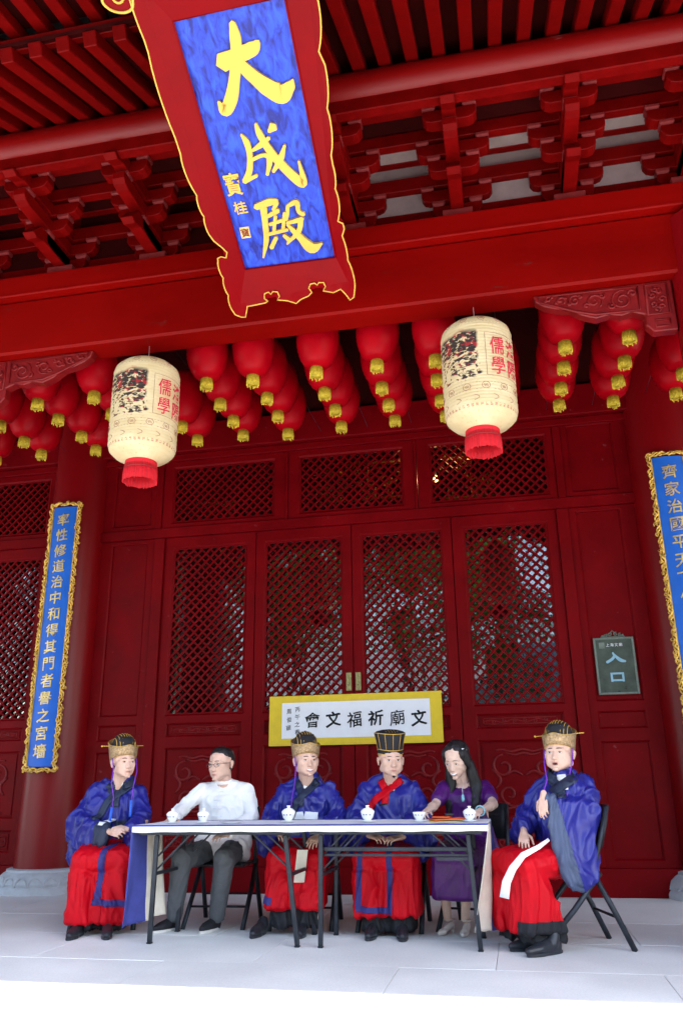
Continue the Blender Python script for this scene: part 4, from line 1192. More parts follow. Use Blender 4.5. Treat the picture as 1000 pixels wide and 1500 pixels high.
# striped cloth laid along both tables, hanging down at the two ends
cl = empty('table_cloth', (-1.445, -2.61, TZ)); tag(cl, 'white cloth with blue stripes laid over both tables, hanging down at both ends', 'tablecloth')
mb = MB(); rg = random.Random(2)
X0, X1, Y0c, Y1c = -1.235, 1.235, -0.333, 0.327
nx = 90
ycuts = [(-0.333, 0), (-0.262, 1), (-0.225, 0), (0.235, 1), (0.285, 0), (0.327, 0)]
cols = []
vs, fs, mi = [], [], []
ylist = [(-0.333, -0.040), (-0.335, -0.022), (-0.334, -0.004), (-0.330, 0.003), (-0.295, 0.004), (-0.243, 0.004), (-0.225, 0.004), (-0.1, 0.004), (0.05, 0.006), (0.20, 0.010), (0.24, 0.013), (0.285, 0.015), (0.325, 0.013), (0.329, -0.03)]
ml = [0, 0, 1, 1, 0, 0, 0, 0, 0, 0, 1, 1, 0]
for i in range(nx+1):
    x = X0+(X1-X0)*i/nx
    for j, (y, z) in enumerate(ylist):
        dz = 0.0
        if j < 2: dz = 0.004*noise.noise(Vector((x*4, 3, 0)))+0.002*math.sin(x*23)
        elif j > 2: dz = abs(0.0035*noise.noise(Vector((x*7, y*5, 1.0))))
        vs.append((x, y + (0.004*noise.noise(Vector((x*6, z*20, 5))) if j < 3 else 0), z+dz))
m = len(ylist)
for i in range(nx):
    for j in range(m-1): fs.append((i*m+j, (i+1)*m+j, (i+1)*m+j+1, i*m+j+1)); mi.append(ml[j])
mb.v, mb.f, mb.mi = vs, fs, mi
o = mb.build('top_cloth', ['cloth_white', 'cloth_blue'], cl, smooth='all')
so = o.modifiers.new('thickness', 'SOLIDIFY'); so.thickness = 0.0025; so.offset = 1
def hang(name, top0, top1, bot0, bot1, mats, split, seed):
    """a hanging end: top edge top0-top1, bottom edge bot0-bot1 (front to back)"""
    vs, fs, mi = [], [], []; nu, nv = 22, 30
    for j in range(nv+1):
        t = j/nv
        for i in range(nu+1):
            s = i/nu
            a = Vector(top0).lerp(Vector(top1), s); b = Vector(bot0).lerp(Vector(bot1), s); p = a.lerp(b, t)
            w = 0.022*t**0.7*math.sin(s*11+seed+t*1.2)+0.008*noise.noise(Vector((s*4, t*3, seed)))*t
            vs.append((p.x+w, p.y+w*0.3, p.z + (0.012*noise.noise(Vector((s*9, 0, seed))) if j == nv else 0)))
    for j in range(nv):
        for i in range(nu): fs.append((j*(nu+1)+i, j*(nu+1)+i+1, (j+1)*(nu+1)+i+1, (j+1)*(nu+1)+i)); mi.append(0 if i/nu < split else 1)
    q = MB(); q.v, q.f, q.mi = vs, fs, mi
    o = q.build(name, mats, cl, smooth='all'); so = o.modifiers.new('thickness', 'SOLIDIFY'); so.thickness = 0.003
    return o
hang('hanging_end', (-1.240, -0.335, 0.002), (-1.240, 0.20, 0.002), (-1.300, -0.30, -0.655), (-1.155, 0.12, -0.62), ['cloth_blue', 'cloth_cream'], 0.5, 1.0)
hang('hanging_end', (1.240, -0.335, 0.002), (1.240, 0.22, 0.002), (1.115, -0.25, -0.645), (1.285, -0.02, -0.65), ['cloth_cream', 'cloth_blue'], 0.68, 2.3)

def teacup(x, y, label, lid=True, s=1.0):
    t = empty('tea_cup', (x, y, TZ+0.009)); tag(t, label, 'tea cup', 'white lidded tea cups on the tables'); t.scale = (s, s, s)
    MB().lathe([(0.022, 0), (0.030, 0.002), (0.055, 0.012), (0.056, 0.014), (0.030, 0.006), (0.0, 0.005)], n=28, caps=False).build('saucer', 'porcelain', t, smooth='all')
    MB().lathe([(0.018, 0.006), (0.020, 0.012), (0.034, 0.030), (0.041, 0.052), (0.046, 0.066), (0.0435, 0.066), (0.036, 0.045), (0.0, 0.03)], n=28, caps=False).build('bowl', 'porcelain', t, smooth='all')
    if lid: MB().lathe([(0.043, 0.066), (0.040, 0.072), (0.026, 0.083), (0.010, 0.088), (0.008, 0.094), (0.013, 0.099), (0.012, 0.102), (0.0, 0.102)], n=28, caps=False).build('lid', 'porcelain', t, smooth='all')
    mb = MB()
    for k_ in range(3):
        a = -1.57+0.5*(k_-1)
        mb.tube([(0.0405*math.cos(a+d), 0.0405*math.sin(a+d), 0.047+0.006*math.sin(d*40+k_)) for d in np.linspace(-0.12, 0.12, 5)], 0.0014, 4)
    tag(mb.build('painted_mark', 'trim_blue', t), kind='stuff')
teacup(-2.475, -2.72, 'white lidded tea cup at the left end of the table')
teacup(-2.245, -2.70, 'white lidded tea cup in front of the man in the white shirt')
teacup(-1.62, -2.66, 'white lidded tea cup in front of the smiling man with gold crown', s=1.12)
teacup(-1.04, -2.70, 'white lidded tea cup in front of the man in the black gold-lined hat', s=1.1)
teacup(-0.68, -2.70, "small open white tea cup under the woman's stretched out hand", lid=False)
teacup(-0.335, -2.72, "white tea cup under the woman's other hand at the right end of the table")
fd = empty('orange_folder', (-0.50, -2.64, TZ+0.009), (0, 0, 0.12)); tag(fd, 'flat orange-red folder lying on the table between the woman\'s hands', 'folder')
MB().box(-0.12, 0.12, -0.09, 0.09, 0, 0.006).build('lower_cover', 'silk_yellow', fd, bevel=0.001)
mb = MB(); mb.obox((0.01, 0.0, 0.018), (0.115, 0.02, 0.004), (-0.02, 0.085, 0), (0, 0, 0.004)); mb.build('upper_cover', 'orange_paper', fd, bevel=0.001)
mb = MB(); mb.obox((-0.03, 0.01, 0.030), (0.06, -0.01, 0.0), (0.01, 0.05, 0), (0, 0, 0.004)); mb.build('sheet', 'orange_paper', fd, bevel=0.001)
bx = MB().box(-0.028, 0.028, -0.02, 0.02, 0, 0.018).build('ink_box', 'leather_black', None, (-0.48, -2.63, TZ+0.045), (0, 0, 0.4), bevel=0.004)
tag(bx, 'small dark box lying on the orange folder', 'box')
tr = MB().lathe([(0.0, 0.0), (0.055, 0.0), (0.085, 0.012), (0.088, 0.014), (0.055, 0.005), (0.0, 0.004)], n=32, caps=False).build('small_dish', 'porcelain', None, (-2.02, -2.74, TZ+0.009), smooth='all')
tag(tr, 'flat white dish on the table right of the white shirted man', 'dish')

# ------------------------------------------------------------------ folding chairs
def chair_proto():
    c = empty('folding_chair')
    mb = MB(); mb.prism([(-0.20, -0.20), (0.20, -0.20), (0.215, -0.17), (0.205, 0.19), (-0.205, 0.19), (-0.215, -0.17)], 0.425, 0.448, axis='z'); mb.build('seat', 'plastic_black', c, bevel=0.008)
    mb = MB(); vs, fs = [], []
    for k_ in range(9):
        u = -0.21+0.42*k_/8; yy = 0.205+0.022*math.cos(u/0.21*1.4)
        for (z, dy) in ((0.60, 0.0), (0.74, 0.045), (0.86, 0.075)):
            vs.append((u, yy+dy, z))
    for k_ in range(8):
        for j in range(2): fs.append((k_*3+j, (k_+1)*3+j, (k_+1)*3+j+1, k_*3+j+1))
    mb.add(vs, fs); o = mb.build('backrest', 'plastic_black', c, smooth='all'); so = o.modifiers.new('thickness', 'SOLIDIFY'); so.thickness = 0.018
    for s in (-1, 1):
        MB().tube([(s*0.225, 0.17, 0.455), (s*0.228, -0.02, 0.24), (s*0.23, -0.27, 0.0)], 0.0185, 8).build('leg', 'iron_black', c, smooth='all')
        MB().tube([(s*0.222, 0.13, 0.445), (s*0.226, 0.24, 0.22), (s*0.23, 0.34, 0.0)], 0.0185, 8).build('leg', 'iron_black', c, smooth='all')
        MB().tube([(s*0.222, 0.12, 0.43), (s*0.218, 0.18, 0.60), (s*0.212, 0.262, 0.85)], 0.015, 8).build('back_post', 'iron_black', c, smooth='all')
    MB().tube([(-0.23, 0.255, 0.19), (0.23, 0.255, 0.19)], 0.009, 6).build('crossbar', 'iron_black', c, smooth='all')
    MB().tube([(-0.228, -0.12, 0.14), (0.228, -0.12, 0.14)], 0.009, 6).build('crossbar', 'iron_black', c, smooth='all')
    return c
cp = chair_proto(); KM = {}
for c in bpy.data.objects:
    if c.parent: KM.setdefault(c.parent, []).append(c)
for i, (x, y, rz_, lab) in enumerate([(-3.22, -2.17, R(22), 'black folding chair under the robed man left of the table'),
        (-2.33, -1.98, R(4), 'black folding chair under the man in the white shirt'),
        (-1.66, -1.98, R(5), 'black folding chair under the smiling man with gold crown'),
        (-0.98, -1.98, R(0), 'black folding chair under the man in the black gold-lined hat'),
        (-0.36, -1.93, R(-12), 'black folding chair with its back showing beside the woman in purple'),
        (0.255, -2.58, R(-76), 'black folding chair turned sideways at the right end, all legs in view')]):
    o = cp if i == 0 else copy_tree(cp, kidmap=KM)
    o.location = (x, y, 0); o.rotation_euler = (0, 0, rz_); tag(o, lab, 'chair', 'black folding chairs around the tables')
# ------------------------------------------------------------------ people
def ico(sub=2):
    bm = bmesh.new(); bmesh.ops.create_icosphere(bm, subdivisions=sub, radius=1); v = np.array([x.co[:] for x in bm.verts]); bm.free(); return v
ICO = {1: ico(1), 2: ico(2), 3: ico(3)}
class Blob:
    """a body or garment grown as one continuous surface from overlapping rounded hulls"""
    def __init__(s): s.bm = bmesh.new(); s.T = None
    def hull(s, *pts, sub=2, T=None):
        V = []
        for p in pts:
            c = np.array(p[:3]); r_ = np.array(p[3:]) if len(p) > 4 else np.array([p[3]]*3)
            V.append(ICO[sub]*r_+c)
        V = np.concatenate(V)
        T = T or s.T
        if T is not None: V = np.array([T(Vector(v))[:] for v in V])
        vs = [s.bm.verts.new(v) for v in V]
        g = bmesh.ops.convex_hull(s.bm, input=vs)
        kill = [e for e in set(g['geom_interior']+g['geom_unused']) if isinstance(e, bmesh.types.BMVert) and e.is_valid and not e.link_faces]
        bmesh.ops.delete(s.bm, geom=kill, context='VERTS')
        return s
    def chain(s, pts, sub=2, T=None):
        for a, b in zip(pts[:-1], pts[1:]): s.hull(a, b, sub=sub, T=T)
        return s
    def build(s, name, mat, parent, voxel=0.01, smooth=4, disp=None, fac=0.5, cut=None):
        bmesh.ops.recalc_face_normals(s.bm, faces=s.bm.faces)
        me = bpy.data.meshes.new('tmp'); s.bm.to_mesh(me); s.bm.free()
        o = bpy.data.objects.new('tmp', me); COL.objects.link(o)
        m = o.modifiers.new('r', 'REMESH'); m.mode = 'VOXEL'; m.voxel_size = voxel; m.adaptivity = 0
        if smooth: q = o.modifiers.new('s', 'SMOOTH'); q.factor = fac; q.iterations = smooth
        dg = bpy.context.evaluated_depsgraph_get(); dg.update()
        ev = bpy.data.meshes.new_from_object(o.evaluated_get(dg)); bpy.data.objects.remove(o); bpy.data.meshes.remove(me)
        if disp:
            n = len(ev.vertices); co = np.empty(n*3); no = np.empty(n*3)
            ev.vertices.foreach_get('co', co); ev.vertices.foreach_get('normal', no); co = co.reshape(-1, 3); no = no.reshape(-1, 3)
            d = np.array([disp(c) for c in co]); co = co+no*d[:, None]
            ev.vertices.foreach_set('co', co.ravel())
        ev.name = name; ev.materials.clear(); ev.materials.append(MATS[mat])
        ev.polygons.foreach_set('use_smooth', [True]*len(ev.polygons)); ev.update()
        if cut: ev = clip_mesh(ev, cut, 0)
        return link_mesh(name, ev, parent)
def folds(f=11, g=3.0, amp=0.012, seed=0.0, warp=0.6):
    def d(c):
        x, y, z = float(c[0]), float(c[1]), float(c[2])
        w = noise.noise(Vector((x*3, y*3, z*2+seed)))*warp
        n = noise.noise(Vector((x*f+w*2, y*f+seed, z*g+w)))
        rdg = 1-abs(n)*2.4
        m = noise.noise(Vector((x*f*2.1, y*f*2.1+seed, z*g*2.2+3)))
        m2 = noise.noise(Vector((x*f*1.7+w*3+5, y*f*1.7+seed, z*g*1.6+w*2)))
        return amp*(max(rdg, 0)**1.5*0.95-0.30)*(0.75+0.7*noise.noise(Vector((x*2.5, y*2.5, z*2.5+seed*2)))) + amp*0.42*(max(1-abs(m2)*3.0, 0)**1.4-0.25) + amp*0.12*m
    return d
def clip_mesh(me, planes, off=0.0):
    bm = bmesh.new(); bm.from_mesh(me)
    for co, no in planes:
        bmesh.ops.bisect_plane(bm, geom=bm.verts[:]+bm.edges[:]+bm.faces[:], dist=1e-5, plane_co=co, plane_no=no, clear_outer=True)
    if off:
        bm.normal_update()
        nn = {v: v.normal.copy() for v in bm.verts}
        for v in bm.verts: v.co += nn[v]*off
    m2 = bpy.data.meshes.new(me.name); bm.to_mesh(m2); bm.free()
    for m in me.materials: m2.materials.append(m)
    return m2
def band(src, name, mat, planes, off=0.004, parent=None):
    """a sewn-on band lying on a garment: that part of its surface, lifted"""
    m = clip_mesh(src.data, planes, off); m.materials.clear(); m.materials.append(MATS[mat]); m.name = name
    m.polygons.foreach_set('use_smooth', [True]*len(m.polygons))
    o = link_mesh(name, m, parent or src.parent); so = o.modifiers.new('thickness', 'SOLIDIFY'); so.thickness = off+0.004; so.offset = -1
    return o
def strip_planes(a, b, w, front=None):
    """region of the front surface within w/2 of the line a-b seen along Y (x,z pairs)"""
    a, b = Vector((a[0], 0, a[1])), Vector((b[0], 0, b[1])); d = (b-a).normalized(); n = Vector((-d.z, 0, d.x))
    P = [(a+n*w/2, n), (a-n*w/2, -n), (a, -d), (b, d)]
    if front is not None: P.append((Vector((0, front, 0)), Vector((0, 1, 0))))
    return P

HS = 1.10
def head_T(c, yaw_, pitch_=0, roll_=0):
    Mx = Matrix.Translation(Vector(c)) @ Matrix.Rotation(yaw_, 4, 'Z') @ Matrix.Rotation(-pitch_, 4, 'X') @ Matrix.Rotation(roll_, 4, 'Y') @ Matrix.Diagonal((HS*1.03, HS, HS, 1))
    return lambda p: Mx @ Vector(p)
def add_head(B, T, w=1.0, jaw=1.0):
    H = lambda *p, **k: B.hull(*p, T=T, **k)
    H((0, .028, .035, .079*w, .083, .080), (0, -.012, .032, .074*w, .076, .078), (0, .05, .0, .062*w, .06, .06))
    H((-.036*w, -.046, -.008, .034), (.036*w, -.046, -.008, .034), (0, -.062, .03, .032), (-.030*jaw, -.050, -.062, .026), (.030*jaw, -.050, -.062, .026), (0, -.072, -.093, .020), (-.050*jaw, 0, -.058, .020), (.050*jaw, 0, -.058, .020), (0, -.03, -.06, .045))
    H((0, -.090, .004, .0065), (0, -.112, -.034, .0095), (-.014, -.098, -.038, .0075), (.014, -.098, -.038, .0075))
    H((-.021, -.088, -.064, .0055), (.021, -.088, -.064, .0055), (0, -.097, -.061, .0065))
    H((-.018, -.088, -.073, .006), (.018, -.088, -.073, .006), (0, -.095, -.073, .007))
    H((-.008, -.090, -.098, .012), (.008, -.090, -.098, .012))
    for s in (-1, 1):
        H((s*.016, -.086, .020, .0075), (s*.044*w, -.074, .021, .0085))
        H((s*.041*w, -.064, -.030, .018), (s*.040, -.05, -.05, .02))
        H((s*.083*w, .010, .010, .006, .012, .014), (s*.086*w, .020, .006, .006, .011, .016), (s*.080*w, .008, -.028, .006, .007, .009))
        H((s*.031, -.080, .001, .0125, .009, .009))
def face_parts(root, T, sex='m', hair='hair_black', mouth='closed', glasses=False, brow=0.0025, skin='skin'):
    for s in (-1, 1):
        mb = MB(); pts = [(s*(.019+.026*i/6), -.0925+.0035*abs(i-3)**1.2*0.35, .0015+.0055*math.sin(math.pi*i/6)) for i in range(7)]
        mb.tube([T(p) for p in pts], [0.0006, .0010, .0013, .0015, .0014, .0011, .0006], 6); mb.build('eyelashes', 'eye_dark', root, smooth='all')
        mb = MB(); vv = ICO[2]*np.array([.0105, .0045, .0042])+np.array([s*.0315, -.0885, .0005]); mb.add([T(Vector(v)) for v in vv], ICOF); mb.build('eye', 'eye_white', root, smooth='all')
        mb = MB(); vv = ICO[2]*np.array([.0052, .0035, .0046])+np.array([s*.0315, -.0908, .0007]); mb.add([T(Vector(v)) for v in vv], ICOF); mb.build('iris', 'eye_dark', root, smooth='all')
        mb = MB(); pts = [(s*(.013+.036*i/6), -.0955+.0006*i*i, .022+.005*math.sin(math.pi*(i+1)/7)) for i in range(7)]
        mb.tube([T(p) for p in pts], [brow*.6, brow, brow*1.1, brow, brow*.9, brow*.7, brow*.3], 6); mb.build('eyebrow', hair, root, smooth='all')
    mb = MB()
    if mouth == 'smile':
        pts = [(.024*(i-4)/4, -.1015+.0011*(i-4)**2*0.35, -.068+.0075*abs((i-4)/4)**1.8) for i in range(9)]
        mb.tube([T(p) for p in pts], [.001, .003, .0045, .0055, .006, .0055, .0045, .003, .001], 8); mb.build('teeth', 'porcelain', root, smooth='all')
        mb = MB(); mb.tube([T((p[0]*1.12, p[1]-.001, p[2]-.0065)) for p in pts], [.001, .002, .0028, .003, .003, .003, .0028, .002, .001], 6); mb.build('lips', 'lips', root, smooth='all')
    elif mouth == 'open':
        vv = ICO[2]*np.array([.014, .005, .006])+np.array([0, -.100, -.068]); mb.add([T(Vector(v)) for v in vv], ICOF); mb.build('mouth', 'eye_dark', root, smooth='all')
        mb = MB(); pts = [(.017*math.cos(a), -.101+.004*abs(math.cos(a)), -.068+.0085*math.sin(a)) for a in np.linspace(0, 6.283, 17)[:-1]]; mb.tube([T(p) for p in pts], .0028, 6, closed=True); mb.build('lips', 'lips', root, smooth='all')
    else:
        for dz, rr in ((0.0022, .0027), (-0.0035, .0033)):
            pts = [(.019*(i-4)/4, -.1025+.0012*(i-4)**2*0.4, -.067+dz) for i in range(9)]
            mb.tube([T(p) for p in pts], [rr*.3, rr*.7, rr, rr*1.1, rr, rr*1.1, rr, rr*.7, rr*.3], 6)
        mb.build('lips', 'lips', root, smooth='all')
    if glasses:
        mb = MB()
        for s in (-1, 1):
            mb.tube([T((s*.033+.022*math.cos(a), -.104, -.001+.015*math.sin(a))) for a in np.linspace(0, 6.283, 17)[:-1]], .0016, 5, closed=True)
            mb.tube([T((s*.055, -.103, .004)), T((s*.078, -.07, .006)), T((s*.084, 0.0, .006))], .0018, 5)
        mb.tube([T((-.011, -.105, .002)), T((0, -.109, .005)), T((.011, -.105, .002))], .0016, 5)
        mb.build('glasses', 'iron_black', root, smooth='all')
bm_ = bmesh.new(); bmesh.ops.create_icosphere(bm_, subdivisions=2, radius=1); bm_.verts.index_update(); ICOF = [tuple(v.index for v in f.verts) for f in bm_.faces]; bm_.free()

def add_hand(B, w, d, n, side, curl=0.5, spread=0.06, size=1.0, thumb=0.6):
    """hand from the wrist w along d, back of the hand towards n; thumb on side (+1/-1 along d x n)"""
    w, d, n = Vector(w), Vector(d).normalized(), Vector(n).normalized(); n = (n-d*n.dot(d)).normalized(); x = d.cross(n)*side   # towards the thumb
    S = size
    P = lambda a, b, c: tuple(w + d*a*S + x*b*S + n*c*S)
    B.hull((*P(-.02, .0, 0), .021*S), (*P(.015, .0, 0), .020*S), (*P(.03, .018, 0), .014*S), (*P(.03, -.018, 0), .013*S))
    B.hull((*P(.015, .018, 0), .013*S), (*P(.015, -.016, 0), .013*S), (*P(.083, .030, 0), .0105*S), (*P(.078, -.030, 0), .0095*S), (*P(.088, .004, 0), .0105*S))
    for k_, (b, L, r_) in enumerate(((.030, .070, .0088), (.010, .078, .0090), (-.0105, .072, .0086), (-.030, .056, .0076))):
        a0 = spread*(1.5-k_); c = curl*(0.9+0.12*k_)
        p = Vector(P(.083-abs(k_-1)*.004, b, 0)); ang = 0.25*c
        pts = [(*p, r_*S)]
        for seg, fr_ in enumerate((.45, .31, .24)):
            dirv = d*math.cos(ang)*math.cos(a0) + x*math.sin(a0) - n*math.sin(ang)
            p = p+dirv*L*fr_*S; pts.append((*p, r_*S*(0.94-0.09*seg))); ang += c*1.0
        B.chain(pts, sub=1)
    p = Vector(P(.020, .022, -.004)); t1 = (d*0.62+x*0.78-n*0.25*thumb).normalized(); t2 = (d*0.9+x*0.25-n*0.5*thumb).normalized()
    B.chain([(*p, .0125*S), (*(p+t1*.036*S), .0112*S), (*(p+t1*.036*S+t2*.032*S), .0098*S), (*(p+t1*.036*S+t2*.032*S+(t2-n*0.2).normalized()*.024*S), .0085*S)], sub=1)

def gold_crown(root, T, pin=1, back=0.0):
    """gilded ceremonial crown: black gauze dome with gold ribs, tall flared gold band, hairpin"""
    mb = MB(); n = 40; prof = []
    rows_ = [(0.0, 0.0), (0.35, 0.004), (0.7, 0.006), (1.0, 0.010)]
    for (t, fl) in rows_:
        for k_ in range(n):
            a = 2*math.pi*k_/n            # a=0 -> +x ; -y front
            fb = 0.5+0.5*math.sin(a)      # 1 at the back, 0 in front
            z0 = 0.052-0.050*fb; z1 = 0.108+0.075*fb**2 + 0.012*math.exp(-((a-1.5*math.pi)/0.35)**2)
            rr = 0.089+fl+0.010*t*fb
            prof.append((rr*0.97*math.cos(a), 0.012+rr*1.12*math.sin(a)+0.014*t*fb, z0+(z1-z0)*t))
    fs = [(i*n+k_, i*n+(k_+1) % n, (i+1)*n+(k_+1) % n, (i+1)*n+k_) for i in range(3) for k_ in range(n)]
    mb.add([T(p) for p in prof], fs); o = mb.build('crown_band', 'crown_gold', root, smooth='all'); so = o.modifiers.new('t', 'SOLIDIFY'); so.thickness = 0.005
    mb = MB()
    for (t, z_) in ((0, 0), (3, 0)):
        mb.tube([T(p) for p in prof[t*n:(t+1)*n]], 0.0032, 5, closed=True)
    mb.build('crown_edge', 'gold_flat', root, smooth='all')
    mb = MB(); prof2 = [(0.086, 0.085), (0.086, 0.13), (0.078, 0.165), (0.062, 0.190), (0.035, 0.204), (0.0, 0.208)]
    vs, fs = [], []
    for (r_, z) in prof2:
        for k_ in range(28):
            a = 2*math.pi*k_/28; vs.append(T((r_*math.cos(a)*0.95, 0.015+r_*1.08*math.sin(a), z+0.010*math.sin(a))))
    for i in range(5):
        for k_ in range(28): fs.append((i*28+k_, i*28+(k_+1) % 28, (i+1)*28+(k_+1) % 28, (i+1)*28+k_))
    mb.add(vs, fs); mb.build('crown_dome', 'black_cloth', root, smooth='all')
    mb = MB()
    for k_ in range(9):
        x = (k_-4)*0.0175
        pts = []
        for i in range(9):
            th = math.radians(8+i*18); ry = 0.094*math.sqrt(max(0.02, 1-(x/0.085)**2)); rz = (0.125-0.0)*math.sqrt(max(0.02, 1-(x/0.098)**2))
            pts.append(T((x, 0.015-ry*math.cos(th), 0.088+rz*math.sin(th)-0.001)))
        mb.tube(pts, 0.0028, 5)
    mb.build('crown_ribs', 'gold_flat', root, smooth='all')
    if pin:
        mb = MB(); mb.tube([T((-0.155, 0.03, 0.118)), T((0.155, 0.03, 0.128))], 0.0035, 6); mb.lathe([(0, -.008), (.008, -.004), (.008, .004), (0, .008)], c=T((-0.155, 0.03, 0.118)), n=8); mb.build('hairpin', 'gold_flat', root, smooth='all')
    # hair at nape and temples below the crown
    B = Blob(); B.hull((0, .040, .012, .078, .066, .052), (0, .052, -.03, .060, .048, .03), T=T); B.build('hair', 'hair_black', root, 0.007, 2)
def black_hat(root, T):
    mb = MB(); n = 36; rows_ = [(0.0, 0.088, 0.040), (0.2, 0.090, 0.070), (0.6, 0.100, 0.125), (0.9, 0.111, 0.170), (1.0, 0.112, 0.182), (1.03, 0.095, 0.194), (1.05, 0.05, 0.205), (1.06, 0.0, 0.208)]
    R_ = []
    for (t, r_, z) in rows_:
        for k_ in range(n):
            a = 2*math.pi*k_/n; ty = min(t, 1)
            R_.append((r_*0.98*math.cos(a), 0.012+r_*1.06*math.sin(a)+0.010*ty, z-0.020*(math.sin(a) > 0)*math.sin(a)*(1-ty)+0.006*math.cos(2*a)))
    fs = [(i*n+k_, i*n+(k_+1) % n, (i+1)*n+(k_+1) % n, (i+1)*n+k_) for i in range(len(rows_)-1) for k_ in range(n)]
    mb.add([T(p) for p in R_], fs); mb.build('hat', 'black_cloth', root, smooth='all')
    mb = MB()
    for row_ in (0, 1, 4): mb.tube([T(((p[0])*1.01, p[1]*1.01, p[2])) for p in R_[row_*n:(row_+1)*n]], 0.0028, 5, closed=True)
    for k_ in range(0, n, 3):
        if math.sin(2*math.pi*k_/n) > 0.6: continue
        mb.tube([T((R_[i*n+k_][0]*1.012, R_[i*n+k_][1]*1.012, R_[i*n+k_][2])) for i in range(1, 5)], 0.0016, 5)
    for k_ in range(-4, 5):
        x = k_*0.02
        mb.tube([T((x, 0.022+0.1*math.sqrt(max(0, 1-(x/0.105)**2))*c_, 0.186+0.021*(1-c_*c_)*(1-(x/0.12)**2)+0.002)) for c_ in np.linspace(-1, 1, 9)], 0.0013, 5)
    mb.build('hat_piping', 'gold_flat', root, smooth='all')
    B = Blob(); B.hull((0, .040, .012, .076, .064, .05), (0, .052, -.03, .058, .046, .03), T=T); B.build('hair', 'hair_black', root, 0.007, 2)
def cords(root, pts_list, mats):
    for pts, mt, r_ in zip(pts_list, mats[0], mats[1]):
        MB().tube(pts, r_, 6).build('hat_cord', mt, root, smooth='all')

def shoe(root, ank, yaw_, L=0.26, w=0.045, mat='leather_black', sole='leather_black', h=0.075, boot=0.0, name='shoe'):
    Mx = Matrix.Translation(Vector((ank[0], ank[1], 0))) @ Matrix.Rotation(yaw_, 4, 'Z'); T = lambda p: Mx @ Vector(p)
    B = Blob(); B.T = T
    B.hull((0, .035, .045, .033), (0, -.03, .055, .036), (-.015, -.11, .040, .028), (.015, -.11, .040, .028), (0, -(L-.09), .030, .024), (0, .04, .02, .025))
    if boot: B.hull((0, .0, .06, .043), (0, .02, boot+.035, .036))
    B.build(name, mat, root, 0.006, 3)
    mb = MB(); out = [(.036*math.cos(a)*(1.15 if math.sin(a) < 0 else 0.9), (-.065+.5*L*math.sin(a)*1.02)) for a in np.linspace(0, 2*math.pi, 25)[:-1]]
    vs = [T((p[0], p[1], z)) for z in (0.001, 0.020) for p in out]; n = 24
    mb.add(vs, [tuple(range(n)), tuple(reversed(range(n, 2*n)))] + [(i, (i+1) % n, n+(i+1) % n, n+i) for i in range(n)]); mb.build('sole', sole, root, bevel=0.003)

def person(loc, label):
    p = empty('person', (loc[0], loc[1], 0)); tag(p, label, 'person'); return p

def seated(spec):
    """build one seated figure; all points are metres from the foot of the chair, facing -Y turned by phi"""
    root = person(spec['loc'], spec['label']); lx, ly = spec['loc']
    W = lambda p: (p[0]-lx, p[1]-ly, p[2])                         # a world point seen from the figure's base
    ph = spec['phi']; c, s = math.cos(ph), math.sin(ph)
    G = lambda p: (p[0]*c-p[1]*s, p[0]*s+p[1]*c, p[2])               # own frame -> base frame
    hp = W(spec['head']); T = head_T(hp, spec['hyaw'], spec.get('hpitch', 0), spec.get('hroll', 0))
    nb = Vector(hp)+Vector((0, 0, 0)); neck = G((0, .035, 1.03)); neck = ((neck[0]+hp[0])/2, (neck[1]+hp[1])/2+.02, 1.045)
    # ---- body: one continuous skin surface
    B = Blob(); sk = spec.get('skin', 'skin')
    add_head(B, T, spec.get('hw', 1.0), spec.get('jaw', 1.0))
    hb = T((0, .030, -.055)); B.hull((*hb, .058), (*neck, .062), sub=2); B.hull((*neck, .054), (*G((0, .04, .93)), .07))
    B.hull((*G((-.10, .04, .93)), .055), (*G((.10, .04, .93)), .055), (*G((-.08, .07, .62)), .08), (*G((.08, .07, .62)), .08), (*neck, .045))
    arms = spec['arms']
    for a in arms:
        sh, el, wr = W(a['sh']), W(a['el']), W(a['wr'])
        ar = spec.get('armr', 1.0)
        B.chain([(*sh, .040*ar), (*el, .034*ar), (*wr, .023*ar)]); B.hull((*G((0, .04, .94)), .06), (*sh, .040))
        B.hull((*(Vector(el).lerp(Vector(wr), .3)), .038*ar), (*el, .034*ar))
        add_hand(B, wr, a['d'], a['n'], a['side'], a.get('curl', .5), a.get('spread', .05), a.get('size', .95), a.get('thumb', .6))
    kn = spec.get('knees', [(-.13, -.36, .50), (.13, -.36, .50)]); an = spec.get('ankles', [(-.12, -.36, .09), (.12, -.36, .09)])
    for i, sx in enumerate((-1, 1)):
        B.chain([(*G((sx*.08, .08, .54)), .075), (*G(kn[i]), .052), (*G((an[i][0], an[i][1], an[i][2])), .030)])
        k_, a_ = Vector(G(kn[i])), Vector(G(an[i])); cm = k_.lerp(a_, .32); cm += Vector(G((0, .025, 0))); B.hull((*cm, .045), (*k_.lerp(a_, .7), .032), (*k_, .045))
    B.build('body', sk, root, 0.0050, 2, fac=0.4)
    face_parts(root, T, mouth=spec.get('mouth', 'closed'), glasses=spec.get('glasses', False), brow=spec.get('brow', .0024))
    return root, W, G, T

